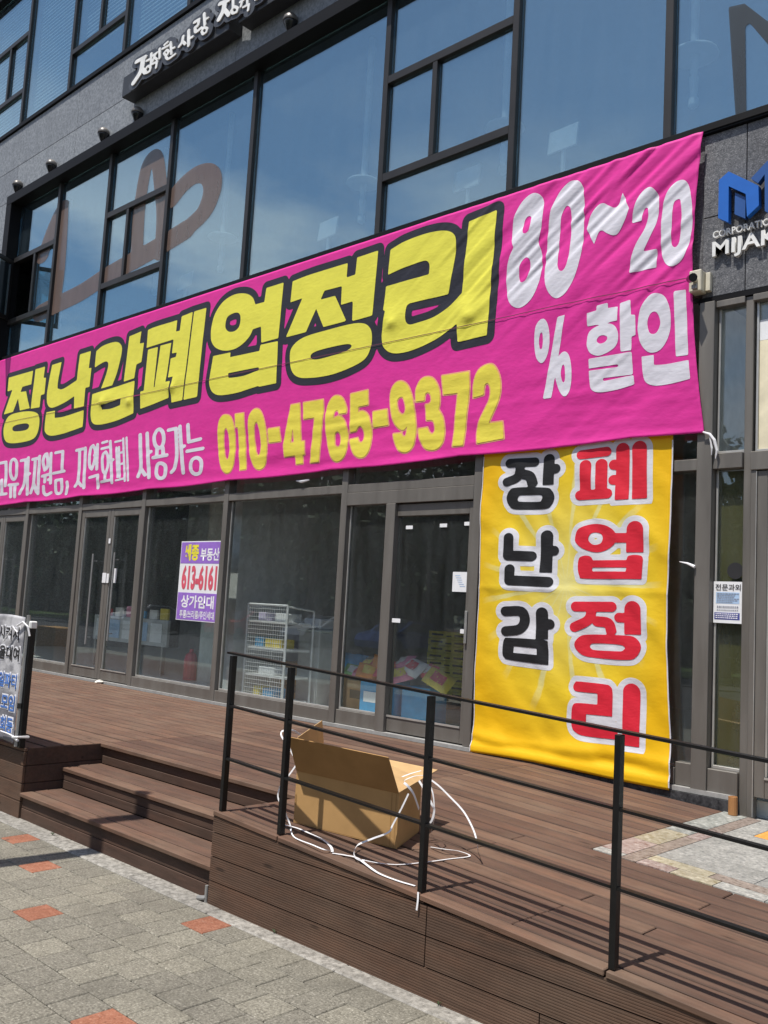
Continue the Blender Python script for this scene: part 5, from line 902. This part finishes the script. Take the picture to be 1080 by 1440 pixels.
strap('second white strap crossing the right top flap of the box', [(-3.428, -2.92, 0.295), (-3.41, -2.86, 0.315), (-3.393, -2.8, 0.318)], 0.009, Vector((0, 0, 1)))

# ================================================================== bits and pieces outside
o = MB().lathe([(.030, 0), (.032, .004), (.031, .128), (.026, .130), (.024, .115), (.02, .112)], (-2.745, -.165, rz(-2.745)+.003), 14).build('clay_tube', 'ash_brown', smooth=False); tag(o, 'short orange brown tube standing at the end of the granite curb', 'tube')
o = MB().tube([(-4.49, -3.395, -.53), (-4.49, -3.395, -.46), (-4.49, -3.395, -.43)], .010, 8).tube([(-4.56, -3.40, -.515), (-4.51, -3.40, -.505), (-4.49, -3.395, -.50)], .014, 8).build('metal_bracket', 'grey_metal'); tag(o, 'small grey metal bracket at the foot of the ramp corner beside the steps', 'bracket')
bm = bmesh.new(); bmesh.ops.create_icosphere(bm, subdivisions=2, radius=.05)
for v in bm.verts: v.co *= random.uniform(.7, 1.2); v.co.z *= .45; v.co.x *= 1.3
me = bpy.data.meshes.new('crumpled_tissue'); bm.to_mesh(me); bm.free(); o = link('crumpled_tissue', me, 'tissue'); o.location = (-11.55, -.12, .025); tag(o, 'crumpled white tissue on the deck below the double doors', 'tissue')
o = MB().ribbon(curve([(-2.875, -3.405, -.075), (-2.87, -3.41, -.11), (-2.873, -3.412, -.155)]), .010, up=Vector((0, 1, 0))).build('string_end', 'strap_white'); tag(o, 'short white string dangling from the foot of the second railing post from the right', 'string')
o = MB().cbox(-.20, .20, -.15, .15, 0, .16, .004).build('carton', 'cardboard'); o.location = (-13.0, -1.55, .0); o.location = (-14.3, -.55, 0.0); o.scale = (1.6, 1.2, 4.0); tag(o, 'plain brown carton standing at the far left end of the deck', 'carton')
for (x, y, nl, lab) in ((-3.86, -3.405, 5, 'tiny green weed at the foot of the ramp boards near the corner'), (-2.72, -3.41, 4, 'tiny dry weed at the foot of the ramp boards further right'), (-6.35, -3.39, 5, 'tiny green weed at the foot of the bottom step')):
    mb = MB()
    for q in range(nl):
        a_ = q*2.4; c_, s_ = math.cos(a_), math.sin(a_); l = random.uniform(.012, .024); m = len(mb.v); mb.v += [(0, 0, 0), (c_*l*.6-s_*.004, s_*l*.6+c_*.004, l*.8), (c_*l, s_*l, l*.9), (c_*l*.6+s_*.004, s_*l*.6-c_*.004, l*.8)]; mb.f.append((m, m+1, m+2, m+3))
    o = mb.build('weed', 'leaf'); o.location = (x, y, gz+.005); tag(o, lab, 'weed')
lp = thing('street_lamp', 'slim grey lamp post on the pavement whose shadow crosses the wooden steps', 'lamp', (-6.05, -5.35, gz))
part(MB().tube([(-6.05, -5.35, gz), (-6.05, -5.35, gz+2.0), (-6.05, -5.35, gz+5.9)], [.095, .092, .085], 12), 'post', 'grey_metal', lp); part(MB().lathe([(.085, 5.9), (.088, 5.95), (.085, 6.1), (.05, 6.13)], (-6.05, -5.35, gz), 12), 'lamp_head', 'dark_metal', lp); part(MB().lathe([(.14, 0), (.14, .02), (.10, .05), (.09, .25)], (-6.05, -5.35, gz), 12), 'base', 'grey_metal', lp)
# ================================================================== inside the shop
def goods(name, label, cat, x0, x1, y0, y1, z0, z1, m, group=None, printm=None):
    g = thing(name, label, cat, ((x0+x1)/2, (y0+y1)/2, z0), group)
    part(MB().cbox(x0, x1, y0, y1, z0, z1, .005), 'carton_body', m, g)
    if printm:
        mb = MB(); w_, h = x1-x0, z1-z0
        mb.box(x0+w_*.12, x0+w_*.55, y0-.002, y0-.0005, z0+h*.40, z0+h*.68); mb.box(x0+w_*.66, x0+w_*.88, y0-.002, y0-.0005, z0+h*.25, z0+h*.45); part(mb, 'printed_mark', printm, g)
    return g
pl = thing('wooden_pallet', 'low wooden pallet under the yellow cartons inside the shop', 'pallet', (-7.6, 2.75, 0))
for q in range(5): part(MB().cbox(-8.15, -7.05, 2.45+.15*q, 2.57+.15*q, .105, .128, .003), 'slat', 'cardboard_in', pl)
for q in (-8.1, -7.6, -7.15): part(MB().box(q, q+.08, 2.46, 3.16, .005, .104), 'bearer', 'cardboard_in', pl)
names = ['lowest', 'second', 'third', 'fourth', 'fifth', 'sixth', 'seventh', 'eighth', 'topmost']
for sx0, sx1, nm, y0 in ((-8.08, -7.62, 'left', 2.68), (-7.55, -7.12, 'right', 2.52)):
    for k in range(9):
        dx_ = random.uniform(-.012, .012); goods('yellow_carton', f'{names[k]} flat yellow carton in the {nm} stack behind the sliding door', 'carton', sx0+dx_, sx1+dx_, y0, y0+.45, .135+.094*k, .135+.094*k+.090, 'carton_yellow', 'yellow cartons stacked inside the shop', 'carton_print')
goods('blue_box', 'tall light blue box with white lower half under the snack bags', 'box', -7.50, -7.0, .85, 1.15, .005, .42, 'box_blue', None, 'paper_white'); goods('brown_carton', 'brown carton left of the light blue box inside the shop', 'carton', -8.02, -7.56, 1.15, 1.5, .005, .36, 'cardboard', None, 'carton_print')
goods('brown_carton', 'tall brown carton beside the white wire rack inside the window', 'carton', -9.05, -8.62, .95, 1.3, .005, .50, 'cardboard', None, 'carton_print'); goods('brown_carton', 'brown carton under the light blue bag inside the window', 'carton', -8.55, -8.0, 1.25, 1.65, .005, .50, 'cardboard_in')
goods('white_box', 'pale box on the floor left of the yellow cartons', 'box', -8.75, -8.35, 2.3, 2.65, .005, .30, 'bluegrey')
i = 0
for r_ in range(4):
    for c_ in range(5):
        x0 = -11.2+.47*c_; goods('stock_box', f'grey blue stock box, row {["bottom", "second", "third", "top"][r_]}, column {["one", "two", "three", "four", "five"][c_]} from the left, at the back wall', 'box', x0, x0+.45, 4.6, 5.0, .005+.30*r_, .295+.30*r_, 'bluegrey', 'stock boxes stacked at the back of the shop', 'ink_grey')
# wire display rack
rk = thing('wire_rack', 'white wire mesh display rack with shelves just inside the shop window', 'rack', (-9.3, .8, 0)); rx0, rx1, ry = -9.06, -8.62, .5
rx0, rx1, ry = -9.76, -8.95, .82
rx0, rx1, ry = -9.02, -8.28, .36; rx0 += .0
mb = MB()
for x in (rx0, rx1): mb.tube([(x, ry, .01), (x, ry, 1.20)], .014, 6); mb.tube([(x, ry+.42, .01), (x, ry+.42, 1.15)], .014, 6)
mb.tube([(rx0, ry, 1.20), (rx1, ry, 1.20)], .014, 6).tube([(rx1, ry, 1.19), (rx1, ry+.42, 1.15)], .012, 6).tube([(rx0, ry, 1.19), (rx0, ry+.42, 1.15)], .012, 6); part(mb, 'rack_frame', 'white_paint', rk)
mb = MB()
for x in np.arange(rx0+.04, rx1, .042): mb.box(x-.0022, x+.0022, ry-.002, ry+.002, .03, 1.19)
for z in np.arange(.05, 1.18, .05): mb.box(rx0+.015, rx1-.015, ry-.0065, ry-.0025, z-.0022, z+.0022)
stuff(part(mb, 'wire_mesh', 'white_paint', rk))
for z in (.34, .66, .98, .06): part(MB().cbox(rx0+.016, rx1-.016, ry+.01, ry+.40, z, z+.025, .003), 'shelf', 'white_paint', rk)
for x, z, w_, h, m, lab in ((-8.95, .686, .16, .12, 'box_blue', 'small blue packet on the third shelf of the wire rack'), (-8.76, .686, .30, .11, 'bag_yellow', 'small yellow packets on the third shelf of the wire rack'), (-8.92, 1.006, .14, .10, 'ink_lilac', 'lilac packet on the top shelf of the wire rack'), (-8.60, 1.006, .24, .10, 'paper_white', 'white packet on the top shelf of the wire rack'), (-8.85, .366, .30, .09, 'paper_white', 'white tray on the second shelf of the wire rack'), (-8.93, .086, .12, .13, 'bag_yellow', 'yellow packet on the bottom shelf of the wire rack'), (-8.74, .086, .18, .12, 'box_blue', 'blue packet on the bottom shelf of the wire rack')):
    tag(MB().cbox(x, x+w_, ry+.08, ry+.30, z, z+h, .008).build('packet', m), lab, 'packet')
def pillow(sx, sy, sz, m, loc, rot, label, name='snack_bag', cat='snack bag', group=None, print_m=None):
    b = bmesh.new(); bmesh.ops.create_grid(b, x_segments=9, y_segments=7, size=1); V0 = []
    mb = MB(); nx, ny = 10, 8
    for sgn in (1, -1):
        n = len(mb.v)
        for j in range(ny):
            for i in range(nx):
                u, v = i/(nx-1)*2-1, j/(ny-1)*2-1; h = max(0, (1-u**4)*(1-v**4))**.6; mb.v.append((u*sx*(1-.08*h), v*sy*(1-.06*h), sgn*sz*h*(1+.18*math.sin(u*7+v*5+sx*50))))
        for j in range(ny-1):
            for i in range(nx-1): a = n+j*nx+i; q = (a, a+1, a+nx+1, a+nx); mb.f.append(q if sgn > 0 else q[::-1])
    b.free(); o = mb.build(name, m, None, True); o.location = loc; o.rotation_euler = rot; tag(o, label, cat, group)
    if print_m:
        p = MB(); n0 = 0
        for j in range(4):
            for i in range(5): u, v = -.5+i*.25, -.5+j*.33; h = max(0, (1-u**4)*(1-v**4))**.6; p.v.append((u*sx, v*sy, sz*h*(1+.18*math.sin(u*7+v*5+sx*50))+.004))
        for j in range(3):
            for i in range(4): a = j*5+i; p.f.append((a, a+1, a+6, a+5))
        q = p.build('bag_print', print_m, o, True, inv=False)
    return o
gb = 'snack bags piled on the boxes inside the shop'
pillow(.17, .12, .05, 'bag_red', (-7.15, .95, .545), (.9, .1, .2), 'red snack bag with orange print at the centre of the pile', group=gb, print_m='bag_orange'); pillow(.16, .11, .05, 'bag_pink', (-7.0, 1.02, .63), (.7, -.2, -.3), 'pink snack bag on top of the pile', group=gb, print_m='bag_white'); pillow(.16, .11, .05, 'bag_orange', (-7.42, .92, .50), (.9, .1, .5), 'orange snack bag at the lower left of the pile', group=gb, print_m='bag_yellow')
pillow(.15, .11, .05, 'bag_pink', (-7.68, 1.05, .47), (.8, 0, -.2), 'pink snack bag lying left of the orange one', group=gb, print_m='bag_red'); pillow(.15, .10, .04, 'bag_green', (-7.95, 1.2, .46), (.8, .1, .3), 'green snack bag at the far left of the pile', group=gb, print_m='bag_white'); pillow(.16, .11, .05, 'bag_yellow', (-6.42, .95, .50), (1.0, .45, .3), 'yellow snack bag tilted beyond the door stile', group=gb, print_m='bag_red'); pillow(.15, .11, .05, 'bag_white', (-6.78, .95, .60), (.8, .2, -.2), 'white and red snack bag beside the door stile', group=gb, print_m='bag_red')
for k, (x, y, z, rt, m, pm_, lab) in enumerate(((-7.28, 1.0, .60, (.8, .3, .9), 'bag_orange', 'bag_pink', 'orange and pink snack bag near the top of the pile'), (-7.55, 1.02, .56, (.7, -.2, .1), 'bag_red', 'bag_yellow', 'red and yellow snack bag left of the centre of the pile'), (-6.92, .88, .52, (1.0, -.3, .6), 'bag_pink', 'bag_yellow', 'pink and yellow snack bag at the lower right of the pile'), (-6.6, 1.0, .57, (.9, .1, -.5), 'bag_red', 'bag_white', 'red and white snack bag just right of the door stile'))): pillow(.14, .10, .05, m, (x, y, z), rt, lab, group=gb, print_m=pm_)
bd = thing('price_board', 'pale board with red lettering standing behind the wire rack', 'board', (-9.1, 1.4, .62)); part(MB().cbox(-9.50, -8.66, 1.42, 1.45, .60, .90, .004), 'panel', 'paper_white', bd); mbb = MB()
for q in range(7): mbb.box(-9.42+.10*q, -9.35+.10*q, 1.416, 1.4185, .72, .83).box(-9.41+.10*q, -9.33+.10*q, 1.416, 1.4185, .69, .705)
stuff(part(mbb, 'red_lettering', 'ink_red', bd)); part(MB().box(-9.46, -9.42, 1.43, 1.46, .005, .60).box(-8.74, -8.70, 1.43, 1.46, .005, .60), 'legs', 'grey_metal', bd)
goods('blue_box', 'short light blue box under the tilted yellow snack bag', 'box', -6.9, -6.5, .9, 1.2, .005, .40, 'box_blue')
pillow(.24, .16, .06, 'box_blue', (-8.25, 1.35, .56), (.5, 0, .1), 'light blue plastic bag on a brown carton behind the window', 'plastic_bag', 'bag')
dk = thing('counter_desk', 'narrow pale counter right of the wire rack with a white printer on it', 'counter', (-8.4, 1.0, 0)); part(MB().cbox(-8.60, -8.22, .84, 1.18, .005, .90, .008), 'counter_body', 'interior_wall', dk); part(MB().cbox(-8.62, -8.20, .82, 1.20, .901, .93, .005), 'counter_top', 'column_pale', dk)
pr = thing('printer', 'white office printer on the narrow counter right of the wire rack', 'printer', (-8.42, 1.0, .93)); part(MB().cbox(-8.57, -8.27, .88, 1.14, .933, 1.06, .015), 'printer_body', 'white_paint', pr); part(MB().cbox(-8.54, -8.30, .83, .879, .95, .98, .004), 'paper_tray', 'bluegrey', pr)
lt = thing('tube_reflection', 'white strip standing for a tube light reflection in the narrow upper pane by the entrance', 'lamp', (-2.9, .9, 3.1)); part(MB().cbox(-3.0, -2.6, .8, .88, 3.10, 3.14, .004), 'housing', 'white_paint', lt); part(MB().tube([(-2.98, .84, 3.09), (-2.62, .84, 3.09)], .014, 8), 'tube', 'white_paint', lt)  # unlit white strip added to imitate a fluorescent tube's reflection
for k in range(5):
    x0 = -14.6+.42*k; tag(MB().cbox(x0, x0+.33, 1.5, 1.506, .50, .80, .001).build('poster', 'paper_blue' if k % 2 else 'paper_white'), f'{["first", "second", "third", "fourth", "fifth"][k]} pale blue poster from the left on the low rack behind the dark panes', 'poster', 'pale posters on the low rack')
lr = thing('low_rack', 'low dark display rack carrying pale posters behind the left panes', 'rack', (-13.6, 1.6, 0)); part(MB().cbox(-14.7, -12.45, 1.51, 1.56, .44, .86, .004), 'back_board', 'interior_wall', lr)
for x in (-14.6, -12.55): part(MB().box(x-.02, x+.02, 1.50, 1.57, .005, .44), 'leg', 'grey_metal', lr)
for k, (x, m, nmm) in enumerate(((-14.4, 'bag_red', 'red'), (-14.05, 'bag_white', 'white'), (-13.7, 'bag_pink', 'pink'), (-13.35, 'box_blue', 'blue'), (-13.0, 'bag_white', 'cream'), (-12.7, 'bag_yellow', 'yellow'))):
    tag(MB().cbox(x, x+.22, 1.515, 1.555, .862, .98+.03*(k % 3), .006).build('toy_package', m), f'{nmm} toy package standing on the low rack behind the left panes', 'toy package', 'toy packages on the low rack')
o = MB().lathe([(.10, 0), (.10, .30), (.08, .38), (.03, .42), (.03, .46)], (-11.75, 1.5, .005), 12).build('fire_extinguisher', 'bag_red', None, False); tag(o, 'red fire extinguisher on the floor left of the pale column', 'fire extinguisher')
# ================================================================== inside the restaurant upstairs
def duct(x, label):
    d = thing('exhaust_pipe', label, 'exhaust pipe', (x, .5, 6.3), 'exhaust pipes hanging over the tables')
    part(MB().tube([(x, .5, 6.32), (x, .5, 8.09)], .036, 10), 'pipe', 'white_paint', d); part(MB().lathe([(.21, -.02), (.20, 0), (.08, .035), (.04, .06)], (x, .5, 6.27), 18), 'hood_disc', 'white_paint', d); part(MB().lathe([(.030, -.48), (.045, -.46), (.045, -.40), (.028, -.38), (.04, -.20), (.028, -.17), (.045, 0)], (x, .5, 6.24), 12), 'nozzle', 'white_paint', d)
for x, lab in ((-3.47, 'white exhaust pipe behind the rightmost tall pane'), (-5.53, 'white exhaust pipe behind the pane above the large yellow letters, left of the wide mullion'), (-7.59, 'white exhaust pipe in the middle of the widest pane'), (-10.36, 'white exhaust pipe behind the pane with the end of the brown brush stroke'), (-12.0, 'white exhaust pipe seen through the slit of the brown brush stroke'), (-15.0, 'white exhaust pipe behind the pane above the open sash')): duct(x, lab)
def tablet(x, z, label):
    d = thing('table_tablet', label, 'tablet', (x, .5, z), 'tablet stands on the tables'); part(MB().tube([(x, .5, z-.62), (x, .5, z-.04)], .022, 8), 'stand', 'white_paint', d)
    part(MB().hexa([(x-.17, .47, z-.12), (x+.17, .45, z-.12), (x+.17, .47, z-.12), (x-.17, .49, z-.12), (x-.17, .50, z+.12), (x+.17, .48, z+.12), (x+.17, .50, z+.12), (x-.17, .52, z+.12)]), 'screen_back', 'white_paint', d); part(MB().cbox(x-.07, x+.07, .46, .54, z-.45, z-.38, .004), 'clamp', 'white_paint', d)
for x, z, lab in ((-8.15, 5.83, 'white tablet stand low in the widest pane above the banner'), (-11.17, 5.80, 'white tablet stand low in the pane beside the brush stroke end'), (-5.98, 5.84, 'white tablet stand behind the low pane above the large yellow letters'), (-4.80, 5.90, 'white tablet stand beside the mullion above the discount numbers')): tablet(x, z, lab)
for k, x in enumerate((-15.0, -12.0, -10.4, -8.0, -5.7, -3.6)):
    d = thing('dining_table', f'dark dining table behind the upstairs glass, number {["one", "two", "three", "four", "five", "six"][k]} from the left', 'table', (x, .7, 5.0), 'dining tables upstairs'); part(MB().cbox(x-.6, x+.6, .25, 1.1, 5.12, 5.17, .005), 'table_top', 'interior_dark', d); part(MB().tube([(x, .7, 5.0), (x, .7, 5.12)], .05, 8), 'leg', 'dark_metal', d)
# ================================================================== across the road (seen in the panes)
def crown_mesh(seed, r, h, n):
    rr = random.Random(seed); mb = MB(); cl = [(rr.gauss(0, r*.42), rr.gauss(0, r*.42), rr.uniform(.05, .95)*h, rr.uniform(.55, 1.0)*r*.55) for _ in range(26)]
    for i in range(n):
        cx, cy_, cz, cr_ = rr.choice(cl); d = Vector((rr.gauss(0, 1), rr.gauss(0, 1), rr.gauss(0, .8))).normalized()*cr_*rr.uniform(.55, 1.05)
        p = Vector((cx, cy_, cz))+d; nrm = Vector((rr.gauss(0, 1), rr.gauss(0, 1), rr.gauss(0, 1)+.5)).normalized(); a = nrm.orthogonal().normalized(); b = nrm.cross(a); s = rr.uniform(.16, .34)
        m = len(mb.v); mb.v += [tuple(p+a*s), tuple(p+b*s*.6), tuple(p-a*s), tuple(p-b*s*.6)]; mb.f.append((m, m+1, m+2, m+3))
    return mb
tr0 = []
for k in range(3):
    t_ = thing('street_tree', 'leafy green tree across the road, mirrored in the shop panes', 'tree', (0, 0, -.6), 'trees across the road')
    crown_mesh(k, 3.2, 7.2, 2200).build('crown', 'leaf', t_, inv=False).location = (0, 0, 2.0)
    o = MB().tube([(0, 0, -.1), (.1, 0, 1.5), (0, .15, 3.5), (.2, 0, 6)], [.24, .19, .14, .05], 8).tube([(0, .05, 2.2), (.9, .3, 3.6), (1.6, .5, 4.8)], [.11, .07, .03], 6).tube([(0, .1, 2.6), (-.8, -.4, 3.9), (-1.5, -.7, 5.2)], [.10, .07, .03], 6).build('trunk', 'trunk', t_, inv=False); tr0.append(t_)
k = 0; spots = [(-100+4.7*i+random.uniform(-.8, .8), -28+random.uniform(-2.2, 1.2)) for i in range(24)]
for i, (x, y) in enumerate(spots):
    if i < 3: r_ = tr0[i]; r_.location = (x, y, -.6); r_.rotation_euler = (0, 0, random.uniform(0, 6))
    else: r_ = copy_thing(tr0[i % 3], (x, y, -.6), None, random.uniform(0, 6))
    s = random.uniform(.9, 1.25); r_.scale = (s, s, s*random.uniform(.95, 1.1))
mb = MB(); rr = random.Random(5)
for i in range(15000):
    p = Vector((rr.uniform(-140, 14), -36+rr.gauss(0, 1.3), -.6+rr.random()**1.2*(6.5+1.5*math.sin(i*.37)))); nrm = Vector((rr.gauss(0, 1), rr.gauss(0, 1)+.8, rr.gauss(0, 1))).normalized(); a = nrm.orthogonal().normalized(); b = nrm.cross(a); s = rr.uniform(.35, .85)
    m = len(mb.v); mb.v += [tuple(p+a*s), tuple(p+b*s*.6), tuple(p-a*s), tuple(p-b*s*.6)]; mb.f.append((m, m+1, m+2, m+3))
o = stuff(mb.build('far_thicket', 'leaf')); o['label'] = 'dark green thicket beyond the parked cars, seen in the shop panes'; o['category'] = 'thicket'
def car(x, y, m, cname):
    c = thing('parked_car', f'{cname} saloon car parked across the road, mirrored low in the shop panes', 'car', (x, y, -.62), 'cars parked across the road')
    prof = [(-2.2, .28), (-2.25, .62), (-2.1, .82), (-1.35, .92), (-.75, 1.36), (.55, 1.40), (1.25, .96), (2.05, .82), (2.25, .55), (2.2, .28)]
    def ex(lp, w_, z=0): n = len(lp); mb = MB(); mb.v = [(a, -w_, b) for a, b in lp]+[(a, w_, b) for a, b in lp]; mb.f = [tuple(range(n)), tuple(range(n, 2*n))[::-1]]+[((i+1) % n, i, n+i, n+(i+1) % n) for i in range(n)]; return mb
    ex(prof, .86).build('body', 'car_'+m, c, inv=False); ex([(-1.2, .95), (-.72, 1.30), (.50, 1.33), (1.08, .97)], .868).build('side_glass', 'car_glass', c, inv=False)
    ex([(1.22, .985), (.60, 1.385), (.63, 1.39), (1.26, .985)], .72).build('windscreen', 'car_glass', c, inv=False)
    for wx in (-1.35, 1.4):
        for wy in (-.80, .80): MB().tube([(wx, wy-.1, .31), (wx, wy+.1, .31)], .31, 14).build('wheel', 'rubber', c, inv=False)
    c.rotation_euler = (0, 0, R(90)+random.uniform(-.05, .05))
for i, (m, n_) in enumerate((('white', 'white'), ('black', 'black'), ('red', 'red'), ('silver', 'silver'), ('blue', 'blue'), ('grey', 'dark grey'))): car(-46+4.6*i+(1.2 if i > 2 else 0), -22.6, m, n_)
for o in list(sc.objects):
    if o.type == 'MESH' and o.data.users == 1 and False: pass
